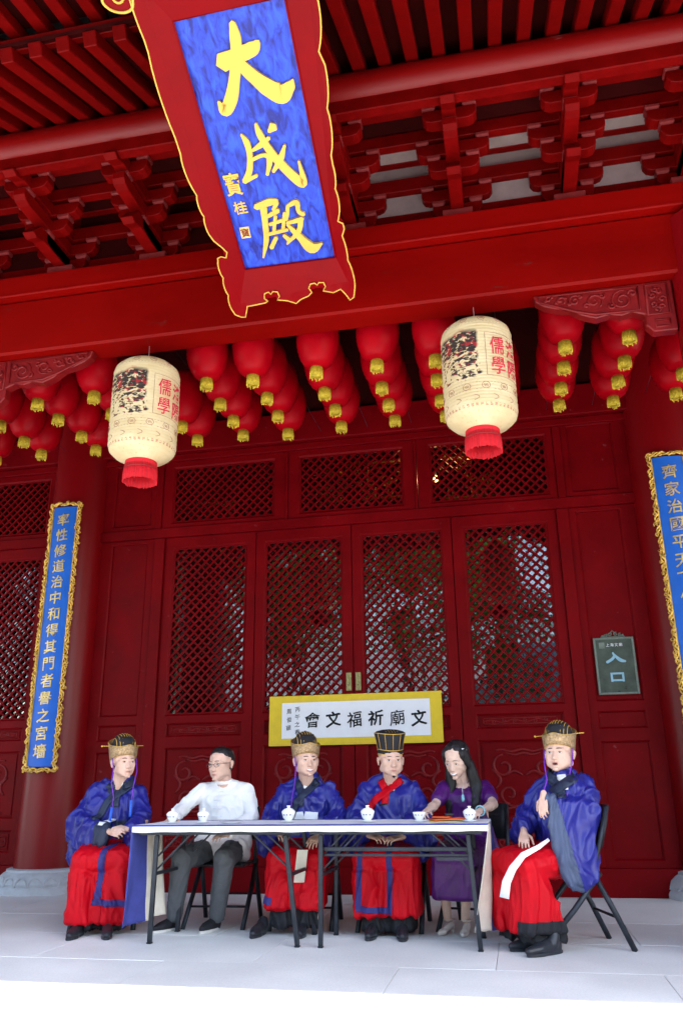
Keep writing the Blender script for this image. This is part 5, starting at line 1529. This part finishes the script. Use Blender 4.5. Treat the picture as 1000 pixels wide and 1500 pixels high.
def robe(root, W, G, spec, mat='robe_blue', seed=0.0, sleeves=(), amp=0.012):
    B = Blob(); nk = spec['neckpt']
    B.hull((*G((-.145, .03, .972)), .066), (*G((.145, .03, .972)), .066), (*G((-.11, .005, .89)), .09), (*G((.11, .005, .89)), .09), (*G((0, -.02, .88)), .095), (*G((0, .07, .95)), .08))
    B.hull((nk[0], nk[1]+.02, nk[2]+.012, .066), (*G((-.12, .03, 1.005)), .052), (*G((.12, .03, 1.005)), .052))
    B.hull((*G((-.10, .0, .89)), .10), (*G((.10, .0, .89)), .10), (*G((0, -.02, .87)), .10), (*G((-.10, .02, .60)), .125), (*G((.10, .02, .60)), .125), (*G((0, .08, .8)), .10))
    for sl in sleeves:
        for h in sl: B.hull(*[(*W(p[:3]), p[3]) for p in h])
    return B.build('robe', mat, root, 0.0095, 5, folds(8.0, 3.2, amp*2.1, seed, 1.8))
def skirt(root, G, mat='robe_red', hem=0.14, seed=0.0, w=1.0, kn=((-.14, -.37, .50), (.14, -.37, .50)), front=-.47, back=-.12, hemx=.20, name='skirt', kr=.085, amp=0.013, hem_r=.018, shift=0.0):
    B = Blob()
    B.hull((*G((-.10, .06, .54)), .12), (*G((.10, .06, .54)), .12), (*G(kn[0]), kr), (*G(kn[1]), kr))
    for i, sx in enumerate((-1, 1)):
        k_ = kn[i]
        B.hull((*G((k_[0], k_[1]+.02, k_[2]-.01)), kr), (*G((sx*hemx*w+shift, front+.03, hem)), hem_r), (*G((sx*.06+shift, front-.01, hem)), hem_r), (*G((sx*hemx*w*1.05+shift, back, hem)), hem_r), (*G((sx*.05+shift, back, hem)), hem_r))
    B.hull((*G((kn[0][0]*.4, kn[0][1]+.03, kn[0][2]-.04)), kr*.8), (*G((kn[1][0]*.4, kn[1][1]+.03, kn[1][2]-.03)), kr*.8), (*G((-.07+shift, front+.045, hem)), hem_r), (*G((.07+shift, front+.045, hem)), hem_r), (*G((shift, back, hem)), hem_r))
    fd_ = folds(11, 1.3, amp*2.3, seed, 0.8)
    return B.build(name, mat, root, 0.009, 3, lambda c: fd_(c)*(1.0 if c[2] < .42 else .45))

def front_plane(y_): return (Vector((0, y_, 0)), Vector((0, 1, 0)))
from mathutils.bvhtree import BVHTree
def ribbon(root, src, path, width, name, mat, pre=None, lift=.005, n=26):
    """a cloth band lying on the front of a garment; pre: extra points round the neck (centre, across)"""
    bvh = BVHTree.FromPolygons([v.co for v in src.data.vertices], [tuple(p.vertices) for p in src.data.polygons])
    def hit(x, z, y0=None):
        h = bvh.ray_cast(Vector((x, -1.2, z)), Vector((0, 1, 0)))
        return (h[0]+Vector((0, -lift, 0))) if h[0] else None
    L = []
    if pre:
        for c_, a_ in pre: L.append([Vector(c_)+Vector(a_)*k_*width/2 for k_ in (-1, -.5, 0, .5, 1)])
    seg = [Vector((p[0], p[1])) for p in path]; tot = sum((b-a).length for a, b in zip(seg[:-1], seg[1:]))
    for i in range(n+1):
        d = tot*i/n; k_ = 0
        while k_ < len(seg)-2 and d > (seg[k_+1]-seg[k_]).length: d -= (seg[k_+1]-seg[k_]).length; k_ += 1
        t = (seg[k_+1]-seg[k_]).normalized(); c_ = seg[k_]+t*d; nn = Vector((-t.y, t.x))
        if nn.x*(1 if True else 1) < 0: nn = -nn
        row = [hit(c_.x+nn.x*q*width/2, c_.y+nn.y*q*width/2) for q in (-1, -.5, 0, .5, 1)]
        if all(r_ is not None for r_ in row): L.append(row)
    # drop rows that jump
    out = [L[0]]
    for r_ in L[1:]:
        if (r_[2]-out[-1][2]).length < .12: out.append(r_)
    mb = MB(); m_ = len(out)
    mb.add([v for r_ in out for v in r_], [(i*5+j, i*5+j+1, (i+1)*5+j+1, (i+1)*5+j) for i in range(m_-1) for j in range(4)])
    o = mb.build(name, mat, root, smooth='all'); so = o.modifiers.new('thickness', 'SOLIDIFY'); so.thickness = .007; so.offset = 0
    return o
def collar(r, root, W, neck_w, cross, end, mat, wd=0.052, off=0.006, left_first=True, nz=1.05):
    """crossed collar: two bands coming round the neck and down the chest"""
    nx, ny = neck_w
    ribbon(root, r, [(nx, nz+.012), (nx+.004, nz-.085)], .055, 'undershirt', 'shirt_white', None, .004)
    for sx, tgt, lf in ((-1, cross, .011), (1, end, .016)):
        pre = []
        for k_ in range(9):
            t = math.radians(95-k_*20)         # from the nape round the side to the front
            x = nx+sx*.088*math.cos(t); y = ny+.018+.090*math.sin(t); z = nz+.044-.010*k_*.35-(.0 if k_ < 5 else .010*(k_-4))
            o_ = Vector((sx*math.cos(t)*.45, math.sin(t)*.45, -.9)).normalized()*(1 if sx > 0 else 1)
            if sx < 0: o_ = o_
            pre.append(((x, y, z), (o_ if sx < 0 else -o_) if False else o_*(-1)))
        # start of the chest part, continuing towards the crossing
        path = [(nx+sx*.084, nz-.004), (nx+(tgt[0]-nx)*.55+sx*.010, nz+(tgt[1]-nz)*.5), tgt]
        if sx > 0: pre = [(c_, (-a_[0], -a_[1], -a_[2])) for c_, a_ in pre]
        ribbon(root, r, path, wd, 'collar', mat, pre, lf)

# ---- the robed man left of the table
sp = dict(loc=(-3.20, -2.22), phi=R(20), head=(-3.107, -2.27, 1.205), hyaw=R(48), hpitch=R(2), label='seated man in blue robe and red skirt left of the table, hands folded, looking right',
  arms=[dict(sh=(-3.36, -2.19, .965), el=(-3.44, -2.33, .76), wr=(-3.045, -2.53, .695), d=(1, -.45, .0), n=(-.2, -.8, .5), side=-1, curl=.9, thumb=.9),
        dict(sh=(-3.04, -2.12, .96), el=(-2.90, -2.26, .77), wr=(-2.925, -2.50, .715), d=(-.75, -.65, -.05), n=(.2, -.7, .7), side=1, curl=.9, thumb=.9)])
root, Wf, G, T = seated(sp); sp['neckpt'] = ((-3.135)-sp['loc'][0], -2.20-sp['loc'][1], 1.055)
rb = robe(root, Wf, G, sp, seed=1.0, sleeves=(
  [[(-3.37, -2.19, .975, .060), (-3.45, -2.30, .77, .078)], [(-3.45, -2.30, .77, .078), (-3.12, -2.50, .70, .055), (-3.12, -2.50, .60, .03), (-3.36, -2.36, .36, .04), (-3.48, -2.24, .46, .05), (-3.50, -2.22, .70, .05)]],
  [[(-3.03, -2.12, .975, .060), (-2.93, -2.24, .79, .068)], [(-2.93, -2.24, .79, .068), (-2.915, -2.45, .72, .055), (-2.93, -2.42, .60, .03), (-2.99, -2.30, .55, .04)]]), amp=.014)
nx, ny = sp['neckpt'][0], sp['neckpt'][1]
collar(rb, root, Wf, (nx, ny), (nx+.01, .87), (nx-.105, .79), 'robe_navy', .058)
ribbon(root, rb, [(.03, .765), (.085, .762), (.14, .765)], .042, 'belt', 'paper_white')
d = Vector((.92, -.38, 0)).normalized(); a = Vector(Wf((-3.185, -2.47, .65)))
band(rb, 'cuff', 'robe_navy', [(a, -d), (a+d*0.3, d), (Vector((0, 0, .77)), Vector((0, 0, 1))), (Vector((.2, 0, 0)), Vector((1, 0, 0))), (Vector((0, 0, .45)), Vector((0, 0, -1)))], .004, root)
sk_ = skirt(root, G, hem=.10, seed=2.0, hemx=.19, shift=-.02)
band(sk_, 'skirt_trim', 'trim_blue', strip_planes((.165, .62), (.135, .245), .042, -.2), .004, root)
band(sk_, 'skirt_trim', 'trim_blue', strip_planes((.10, .225), (.50, .205), .042, -.2), .005, root)
skirt(root, G, 'black_cloth', hem=.055, seed=3, hemx=.15, name='under_robe', kr=.045, front=-.41, back=-.2)
shoe(root, (.02, -.42), R(5), boot=.05); shoe(root, (.22, -.38), R(25), boot=.05)
gold_crown(root, T)
cords(root, [[T((-.087, -.01, .03)), T((-.083, -.03, -.05)), (T((-.083, -.03, -.05))[0]+.01, T((-.083, -.03, -.05))[1]-.04, 1.05), (nx+.012, ny-.17, .95), (nx+.015, ny-.19, .84)], [(nx+.015, ny-.19, .87), (nx+.013, ny-.20, .80), (nx+.01, ny-.20, .745)],
  [T((.087, -.02, .03)), T((.083, -.05, -.06)), (nx+.15, ny-.12, 1.02), (nx+.155, ny-.15, .90)], [(nx+.155, ny-.15, .92), (nx+.158, ny-.16, .86), (nx+.162, ny-.17, .80)]],
  [('cord_purple', 'cord_blue', 'cord_purple', 'cord_blue'), (.004, .011, .004, .010)])

# ---- the man in the white shirt
sp = dict(loc=(-2.34, -2.0), phi=R(0), head=(-2.352, -2.06, 1.185), hyaw=R(-16), hpitch=R(-4), hroll=R(-3), hw=1.04, jaw=1.12, glasses=True, label='seated man in a white mandarin collared shirt, glasses and dark trousers',
  arms=[dict(sh=(-2.52, -1.99, .985), el=(-2.64, -2.14, .85), wr=(-2.60, -2.40, .785), d=(.15, -1, -.08), n=(0, 0, 1), side=-1, curl=.25, thumb=.3),
        dict(sh=(-2.16, -1.97, .985), el=(-2.08, -2.06, .79), wr=(-2.19, -2.28, .665), d=(-.6, -.8, -.1), n=(.2, 0, 1), side=1, curl=.5)],
  knees=[(-.175, -.42, .505), (.165, -.42, .505)], ankles=[(-.25, -.30, .09), (.07, -.26, .09)])
root, Wf, G, T = seated(sp); sp['neckpt'] = (0.0-.005, .03, 1.045)
B = Blob()
B.hull((-.155, .03, .985, .064), (.155, .03, .985, .064), (-.11, .005, .89, .088), (.11, .005, .89, .088), (0, -.03, .88, .09), (0, .07, .95, .08))
B.hull((-.005, .03, 1.035, .062), (-.11, .03, 1.0, .05), (.11, .03, 1.0, .05))
B.hull((-.10, .0, .89, .095), (.10, .0, .89, .095), (0, -.03, .87, .09), (-.11, .02, .58, .125), (.11, .02, .58, .125), (0, .08, .8, .10))
B.hull((-.12, -.05, .56, .09), (.14, -.05, .56, .09), (.17, .02, .50, .06), (-.15, .02, .50, .06))
for a in sp['arms']:
    e, w_ = Wf(a['el']), Wf(a['wr']); B.chain([(*Wf(a['sh']), .062), (*e, .056), (*(Vector(e).lerp(Vector(w_), .93)), .040)])
sh_ = B.build('shirt', 'shirt_white', root, 0.008, 4, folds(9, 6, .012, 4.0, 1.6))
MB().tube([(nx_, ny_, 1.055+.012*math.sin(a_)) for a_ in np.linspace(0, 6.283, 25)[:-1] for nx_, ny_ in [(-.007+.060*math.cos(a_), .012+.060*math.sin(a_))]], [.016]*24, 8, closed=True).build('shirt_collar', 'shirt_white', root, smooth='all')
mb = MB()
for k_ in range(5):
    z = .975-k_*.062; y_ = -.128-.010*min(k_, 2)
    MB().tube([(-.035, y_+.004, z), (-.012, y_-.004, z), (.012, y_-.004, z), (.035, y_+.004, z)], .0042, 6).build('shirt_knot', 'cloth_white', root, smooth='all')
mb.tube([(0.0, -.115, 1.02), (0.0, -.132, .95), (0, -.145, .86), (0, -.146, .77)], .0025, 5); mb.build('shirt_placket', 'cloth_white', root, smooth='all')
B = Blob(); T2 = T
for i, sx in enumerate((-1, 1)):
    k_, a_ = Vector(sp['knees'][i]), Vector(sp['ankles'][i])
    B.hull((sx*.09, .06, .54, .10), (*k_, .080)); B.hull((*(k_+Vector((0, .012, -.01))), .079), (*a_.lerp(k_, .5), .070), (a_.x, a_.y-.01, .105, .062))
B.build('trousers', 'trouser_grey', root, 0.008, 4, folds(13, 5, .010, 6.0, 1.0))
shoe(root, (-.27, -.30), R(-22), mat='black_cloth', sole='sole_white'); shoe(root, (.05, -.26), R(-12), mat='black_cloth', sole='sole_white')
def short_hair(root, T, z=0.0):
    B = Blob(); B.hull((0, .036, .050, .084, .083, .078), (0, .0, .062, .078, .070, .068), T=T); B.hull((0, .055, .0, .074, .058, .06), (0, .04, .03, .087, .06, .05), T=T)
    o = B.build('hair', 'hair_black', root, 0.006, 2, lambda c_: .003*noise.noise(Vector((c_[0]*90, c_[1]*90, c_[2]*25))))
    Ti = T((0, 0, 0)); fwd_ = (T((0, -1, 0))-Ti)
    pl = [(T((0, -.055, .066)), (T((0, -.72, -.55))-Ti).normalized())]
    return o
short_hair(root, T)

# ---- the smiling man with gold crown
sp = dict(loc=(-1.66, -2.0), phi=R(6), head=(-1.638, -2.06, 1.198), hyaw=R(30), hpitch=R(2), mouth='smile', hw=1.05, jaw=1.15, label='seated smiling man in blue robe and gold crown behind the middle of the tables',
  arms=[dict(sh=(-1.83, -2.0, .965), el=(-1.93, -2.08, .78), wr=(-1.80, -2.30, .67), d=(.6, -.8, -.1), n=(-.2, 0, 1), side=-1, curl=.5),
        dict(sh=(-1.47, -1.98, .965), el=(-1.36, -2.06, .78), wr=(-1.47, -2.34, .665), d=(-.25, -.75, -.45), n=(.1, -.4, .9), side=1, curl=.4)])
root, Wf, G, T = seated(sp); sp['neckpt'] = (.02, .03, 1.055)
rb = robe(root, Wf, G, sp, seed=7.0, sleeves=(
  [[(-1.83, -2.0, .975, .058), (-1.92, -2.08, .79, .068)], [(-1.92, -2.08, .79, .068), (-1.84, -2.24, .70, .05), (-1.94, -2.16, .55, .04), (-2.0, -2.08, .60, .04)]],
  [[(-1.47, -1.98, .975, .058), (-1.37, -2.06, .79, .068)], [(-1.37, -2.06, .79, .068), (-1.45, -2.26, .70, .05), (-1.42, -2.20, .52, .04), (-1.33, -2.08, .60, .04)]]), amp=.014)
collar(rb, root, Wf, (.02, .03), (-.01, .86), (-.10, .74), 'robe_navy', .055)
ribbon(root, rb, [(-.085, .775), (.02, .785), (.12, .775)], .075, 'belt', 'paper_white')
sk_ = skirt(root, G, hem=.19, seed=8.0, hemx=.19, shift=-.03, kn=((-.15, -.37, .50), (.12, -.37, .50)))
band(sk_, 'skirt_trim', 'trim_blue', strip_planes((-.45, .270), (-.13, .225), .05, -.2), .004, root)
skirt(root, G, 'black_cloth', hem=.07, seed=9, hemx=.15, name='under_robe', kr=.045, front=-.41, back=-.2, shift=-.03)
mb = MB(); mb.obox((.085, -.475, .46), (.038, .004, .0), (.0, .004, 0), (-.018, .02, -.11)); mb.build('hanging_ribbon', 'cloth_cream', root)
shoe(root, (-.22, -.40), R(-6), boot=.05); shoe(root, (.07, -.37), R(8), boot=.05)
gold_crown(root, T, pin=0)
cords(root, [[T((-.087, -.02, .03)), T((-.085, -.03, -.06)), (-.075, -.06, 1.02), (-.075, -.13, .93), (-.078, -.15, .84)]], [('cord_purple',), (.0045,)])

# ---- the man in the black hat
sp = dict(loc=(-.985, -2.0), phi=R(2), head=(-.957, -2.06, 1.192), hyaw=R(20), hpitch=R(-3), hw=1.06, jaw=1.25, label='seated man in blue robe with red collar and black hat lined with gold',
  arms=[dict(sh=(-1.16, -2.0, .965), el=(-1.26, -2.08, .79), wr=(-1.09, -2.32, .655), d=(.75, -.6, -.1), n=(-.1, -.3, 1), side=-1, curl=.5),
        dict(sh=(-.80, -1.98, .965), el=(-.72, -2.05, .79), wr=(-.86, -2.32, .645), d=(-.8, -.6, -.1), n=(.2, -.3, 1), side=1, curl=.6)])
root, Wf, G, T = seated(sp); sp['neckpt'] = (.02, .03, 1.055)
rb = robe(root, Wf, G, sp, seed=12.0, sleeves=(
  [[(-1.16, -2.0, .975, .060), (-1.24, -2.08, .79, .070)], [(-1.24, -2.08, .79, .070), (-1.13, -2.27, .69, .05), (-1.22, -2.2, .52, .04), (-1.28, -2.08, .60, .04)]],
  [[(-.80, -1.98, .975, .060), (-.73, -2.06, .80, .070)], [(-.73, -2.06, .80, .070), (-.83, -2.27, .69, .05), (-.74, -2.2, .50, .04), (-.68, -2.08, .60, .04)]]), amp=.014)
collar(rb, root, Wf, (.02, .03), (-.02, .87), (-.20, .76), 'robe_red', .052)
mb = MB(); mb.tube([(-.06, -.155, .862), (-.03, -.16, .868), (0.0, -.155, .872)], .006, 6); mb.build('collar_tie', 'black_cloth', root, smooth='all')
sk_ = skirt(root, G, hem=.15, seed=13.0, hemx=.20, kn=((-.15, -.38, .50), (.16, -.38, .50)))
for a_, b_ in (((-.155, .62), (-.175, .185)), ((.05, .62), (.045, .185)), ((-.19, .185), (.062, .170))):
    band(sk_, 'skirt_trim', 'trim_blue', strip_planes(a_, b_, .040, -.2), .004 + (.002 if b_[1] < .18 else 0), root)
skirt(root, G, 'black_cloth', hem=.055, seed=14, hemx=.15, name='under_robe', kr=.045, front=-.41, back=-.2)
shoe(root, (-.08, -.40), R(-4), boot=.05); shoe(root, (.12, -.40), R(8), boot=.05)
black_hat(root, T)
B = Blob(); B.hull((-.010, -.094, -.098, .008), (.010, -.094, -.098, .008), (0, -.092, -.112, .006), T=T, sub=1); B.build('beard', 'hair_black', root, .004, 1)

# ---- the woman in purple
sp = dict(loc=(-.40, -1.96), phi=R(-12), head=(-.445, -2.06, 1.190), hyaw=R(-22), hpitch=R(-24), mouth='smile', skin='skin_pale', hw=.96, jaw=.86, armr=.98, brow=.0018, label='seated woman with long black hair in a purple dress, reaching for tea cups',
  arms=[dict(sh=(-.56, -1.98, .975), el=(-.62, -2.16, .86), wr=(-.665, -2.47, .815), d=(-.05, -1, -.12), n=(-.45, 0, 1), side=-1, curl=.75, size=.9),
        dict(sh=(-.25, -1.92, .975), el=(-.185, -2.14, .86), wr=(-.285, -2.47, .820), d=(-.22, -1, -.15), n=(.3, 0, 1), side=1, curl=.75, size=.9)],
  knees=[(-.10, -.38, .51), (.10, -.38, .51)], ankles=[(-.115, -.255, .10), (.015, -.255, .10)])
root, Wf, G, T = seated(sp)
B = Blob(); nk = G((-.01, .0, 1.03)); B.T = None
B.hull((*G((-.135, .03, .975)), .055), (*G((.135, .03, .975)), .055), (*G((-.075, -.045, .89)), .078), (*G((.075, -.045, .89)), .078), (*G((0, .06, .93)), .07))
B.hull((*nk, .050), (*G((-.09, .02, .985)), .045), (*G((.09, .02, .985)), .045))
B.hull((*G((-.065, -.04, .88)), .085), (*G((.065, -.04, .88)), .085), (*G((-.07, .02, .72)), .095), (*G((.07, .02, .72)), .095))
B.hull((*G((-.07, .02, .74)), .095), (*G((.07, .02, .74)), .095), (*G((-.11, .05, .54)), .115), (*G((.11, .05, .54)), .115))
for a in sp['arms']:
    s0, e = Vector(Wf(a['sh'])), Vector(Wf(a['el'])); B.hull((*s0, .062), (*s0.lerp(e, .62), .056))
B.hull((*G((-.10, .05, .54)), .115), (*G((.10, .05, .54)), .115), (*G((-.10, -.38, .515)), .075), (*G((.10, -.38, .515)), .075))
B.hull((*G((-.10, -.37, .50)), .075), (*G((.10, -.37, .50)), .075), (*G((-.15, -.40, .26)), .03), (*G((.13, -.40, .26)), .03), (*G((-.14, -.18, .26)), .03), (*G((.12, -.18, .26)), .03))
B.build('dress', 'qipao_purple', root, 0.008, 4, folds(12, 5, .008, 17.0, 1.2))
B = Blob(); B.hull((0, .034, .046, .086, .086, .082), (0, .006, .060, .078, .072, .068), T=T)
B.hull((0, .05, .0, .082, .055, .06), (0, .07, -.10, .078, .04, .05), T=T)
for s_ in (-1, 1):
    B.hull((s_*.066, -.012, .045, .026, .05, .045), (s_*.080, .008, -.04, .020, .04, .04), T=T)
    B.hull((*T((s_*.080, .012, -.04)), .030), (*G((s_*.110, -.040, 1.01)), .032), (*T((s_*.06, .05, -.06)), .04), (*G((s_*.085, -.06, .99)), .03))
    B.hull((*G((s_*.112, -.045, 1.00)), .034), (*G((s_*.090, -.065, .98)), .024), (*G((s_*.115, -.105, .87)), .026), (*G((s_*.090, -.120, .86)), .018), (*G((s_*.10, -.115, .80)), .014))
B.hull((*T((0, .06, -.05)), .07), (*G((-.09, .11, .92)), .04), (*G((.10, .11, .92)), .04), (*G((0, .12, .80)), .05))
B.build('hair', 'hair_black', root, 0.0065, 3, lambda c_: .0045*noise.noise(Vector((c_[0]*85, c_[1]*85, c_[2]*7))))
mb = MB(); q = [T(p) for p in ((.070, -.03, .085), (.078, -.01, .075), (.083, .01, .06))]; mb.tube(q, .006, 6); mb.build('hair_clip', 'silver', root, smooth='all')
e0 = T((.080, .0, -.035)); MB().tube([e0, e0+Vector((0, -.004, -.022)), e0+Vector((0, -.004, -.045))], [.0015, .003, .0025], 6).build('earring', 'silver', root, smooth='all')
cx_, cy_ = nk[0]-.005, nk[1]
MB().tube([(cx_-.01, cy_-.07, 1.045), (cx_, cy_-.115, .99), (cx_+.003, cy_-.145, .93)], .0022, 5).build('necklace', 'silver', root, smooth='all')
MB().tube([(cx_+.003, cy_-.148, .935), (cx_+.003, cy_-.152, .922), (cx_+.004, cy_-.156, .895), (cx_+.004, cy_-.157, .880)], [.005, .011, .012, .006], 8).build('jade_pendant', 'jade', root, smooth='all')
a = sp['arms'][1]; e, w_ = Vector(Wf(a['el'])), Vector(Wf(a['wr'])); c0 = e.lerp(w_, .90); dd = (w_-e).normalized(); xx = dd.cross(Vector((0, 0, 1))).normalized(); yy = xx.cross(dd)
MB().tube([c0+xx*.033*math.cos(t)+yy*.033*math.sin(t) for t in np.linspace(0, 6.283, 21)[:-1]], .0055, 6, closed=True).build('bracelet', 'jade', root, smooth='all')
for (x, y, yw) in ((-.155, -.25, R(-28)), (-.03, -.275, R(-8))):
    q = (x, y)
    Mx = Matrix.Translation(Vector((q[0], q[1], 0))) @ Matrix.Rotation(yw, 4, 'Z'); TT = lambda p, Mx=Mx: Mx @ Vector(p)
    B = Blob(); B.T = TT; B.hull((0, .03, .055, .026), (0, .0, .05, .024), (0, -.06, .030, .022)); B.hull((-.012, -.085, .022, .020), (.012, -.085, .022, .020), (0, -.13, .018, .015), (0, -.05, .03, .022)); B.hull((0, .045, .03, .016), (0, .045, .010, .012)); B.build('shoe', 'shoe_beige', root, .0055, 2)
    MB().tube([TT((.036*math.cos(t), .012+.036*math.sin(t)*1.0, .092)) for t in np.linspace(0, 6.283, 17)[:-1]], .004, 5, closed=True).build('shoe_strap', 'shoe_beige', root, smooth='all')

# ---- the robed man at the right end
sp = dict(loc=(.255, -2.58), phi=R(-58), head=(.300, -2.56, 1.195), hyaw=R(-20), hpitch=R(4), mouth='open', hw=1.08, jaw=1.3, label='seated man in blue robe and gold crown at the right end, huge sleeve hanging',
  arms=[dict(sh=(.175, -2.44, .975), el=(.03, -2.46, .77), wr=(.015, -2.70, .695), d=(-.05, -.75, -.6), n=(-.1, -.75, .65), side=-1, curl=.45),
        dict(sh=(.42, -2.60, .975), el=(.44, -2.70, .80), wr=(.160, -2.85, .925), d=(-.12, -.25, -.95), n=(-.55, -.8, .1), side=1, curl=.45, spread=.01, thumb=.5)],
  knees=[(-.13, -.38, .50), (.13, -.38, .50)], ankles=[(-.10, -.30, .09), (.12, -.24, .09)])
root, Wf, G, T = seated(sp); sp['neckpt'] = (.05, .03, 1.055)
rb = robe(root, Wf, G, sp, seed=21.0, sleeves=(
  [[(.175, -2.44, .98, .066), (.06, -2.47, .80, .08)], [(.06, -2.47, .80, .08), (.03, -2.63, .73, .055), (-.03, -2.52, .66, .05)]],
  [[(.42, -2.60, .98, .070), (.45, -2.70, .82, .085)], [(.45, -2.70, .82, .08), (.20, -2.84, .90, .035), (.215, -2.86, .66, .025), (.42, -2.74, .62, .045)],
   [(.215, -2.86, .66, .028), (.42, -2.74, .62, .05), (.285, -2.86, .40, .028), (.43, -2.76, .42, .04), (.34, -2.80, .385, .035)]]), amp=.017)
collar(rb, root, Wf, (.04, -.02), (.02, .91), (-.09, .86), 'robe_navy', .058, nz=1.045)
# wide grey band along the open edge of the hanging sleeve
a0 = Vector(Wf((.212, -2.86, .70))); 
band(rb, 'cuff', 'cuff_grey', [(Vector((-.013, 0, .90)), Vector((1, 0, .22)).normalized()), (Vector((0, -.20, 0)), Vector((0, 1, 0))), (Vector((0, 0, .965)), Vector((0, 0, 1))), (Vector((-.13, 0, 0)), Vector((-1, 0, 0)))], .005, root)
sk_ = skirt(root, G, hem=.13, seed=22.0, hemx=.19, kn=((-.15, -.38, .51), (.15, -.38, .50)), front=-.46, back=-.16)
band(sk_, 'skirt_trim', 'black_cloth', [(Vector((0, 0, .185)), Vector((0, 0, 1))), (Vector((-.32, 0, 0)), Vector((-1, 0, 0)))], .005, root)
skirt(root, G, 'black_cloth', hem=.075, seed=23, hemx=.15, name='under_robe', kr=.045, front=-.39, back=-.16)
mb = MB(); 
pts = [Vector(Wf(p)) for p in ((.17, -2.90, .66), (.10, -2.97, .62), (.00, -3.02, .575), (-.07, -3.04, .50), (-.115, -3.04, .42), (-.135, -3.03, .33))]
vs, fs = [], []
for i, p_ in enumerate(pts):
    d = (pts[min(i+1, 5)]-pts[max(i-1, 0)]).normalized(); nn = Vector((-d.z, 0, d.x)); wd = .013+.0033*i
    vs += [p_+nn*wd, p_-nn*wd]
for i in range(5): fs.append((2*i, 2*i+1, 2*i+3, 2*i+2))
mb.add(vs, fs); o = mb.build('sash', 'paper_white', root, smooth='all'); so = o.modifiers.new('t', 'SOLIDIFY'); so.thickness = .004
shoe(root, (-.20, -.16), R(-62), boot=.07, L=.28); shoe(root, (-.12, -.30), R(-50), boot=.07, L=.28)
gold_crown(root, T)
cords(root, [[T((.087, -.02, .03)), T((.085, -.035, -.06)), (.075, -.13, 1.00), (.06, -.2, .92)], [T((-.087, -.02, .03)), T((-.085, -.04, -.06)), (-.06, -.15, 1.02), (-.10, -.19, .92)]], [('cord_purple', 'cord_purple'), (.0045, .0045)])
# ------------------------------------------------------------------ what stands across the courtyard (seen mirrored in the door glass)
ch = empty('courtyard_hall', (-5, -30, 0))
tag(ch, 'low white-walled hall with grey tiled roof across the courtyard', 'hall')
MB().box(-9, 7, -3, 3, 0, 4.3).build('wall', 'wall_white', ch)
mb = MB(); mb.prism([(3.9, 4.2), (3.9, 4.4), (0, 7.4), (-3.9, 4.4), (-3.9, 4.2), (0, 7.1)], -9.8, 7.8, axis='x'); rf = mb.build('roof', 'roof_grey', ch)
for k in range(8):
    MB().box(-0.6, 0.6, 3.0, 3.04, 0.8, 3.2).build('window', 'window_dark', ch, (-7.6+k*2, 0, 0))
tb = empty('white_building', (7.5, -27, 0))
tag(tb, 'tall pale rendered building with rows of windows behind the camera', 'building')
MB().box(-5, 6, -4, 4, 0, 13).build('wall', 'wall_white', tb)
for i in range(4):
    for j in range(4):
        MB().box(-0.6, 0.6, 4.0, 4.04, 0, 1.5).build('window', 'window_dark', tb, (-3.6+i*2.6, 0, 1.5+j*3))
def tree(x, y0, h, rad, lab, seed):
    rg = np.random.RandomState(seed)
    t = empty('tree', (x, y0, 0)); tag(t, lab, 'tree', 'trees in the courtyard')
    mb = MB(); mb.tube([(0, 0, 0), (0.1, 0, h*0.3), (-0.05, 0.1, h*0.55), (0.1, 0, h*0.8)], [0.22, 0.17, 0.12, 0.04], 10)
    for k in range(9):
        a = rg.uniform(0, 6.28); z0 = h*rg.uniform(0.35, 0.7); L = rad*rg.uniform(0.5, 0.95)
        mb.tube([(0, 0, z0), (L*0.5*math.cos(a), L*0.5*math.sin(a), z0+L*0.35), (L*math.cos(a), L*math.sin(a), z0+L*0.5)], [0.07, 0.045, 0.015], 6)
    mb.build('trunk', 'bark', t, smooth=True)
    n = 8000
    cl = rg.normal(size=(60, 3)); cl /= np.linalg.norm(cl, axis=1)[:, None]; cl *= rg.uniform(0.35, 1, (60, 1)); cl *= (rad, rad, h*0.30); cl[:, 2] += h*0.68
    c = cl[rg.randint(0, 60, n)] + rg.normal(size=(n, 3))*rad*0.16
    a = rg.normal(size=(n, 3)); a /= np.linalg.norm(a, axis=1)[:, None]; b = np.cross(a, rg.normal(size=(n, 3))); b /= np.linalg.norm(b, axis=1)[:, None]
    s = rg.uniform(0.09, 0.16, (n, 1))
    v = np.stack([c-a*s, c+b*s*0.5, c+a*s, c-b*s*0.5], 1).reshape(-1, 3)
    me = bpy.data.meshes.new('crown'); me.from_pydata(v.tolist(), [], np.arange(4*n).reshape(-1, 4).tolist()); me.materials.append(MATS['leaf'])
    link_mesh('crown', me, t)
tree(-3.6, -21, 12.5, 3.0, 'broad leafy tree in the courtyard, left of the white building', 1)
tree(-12.0, -20, 11.0, 2.8, 'leafy tree at the left end of the courtyard', 2)
tree(-7.9, -22, 12.5, 2.6, 'leafy tree before the middle of the low courtyard hall', 4)
tree(-0.2, -25, 12.0, 2.4, 'leafy tree in front of the gap between the two courtyard buildings', 3)
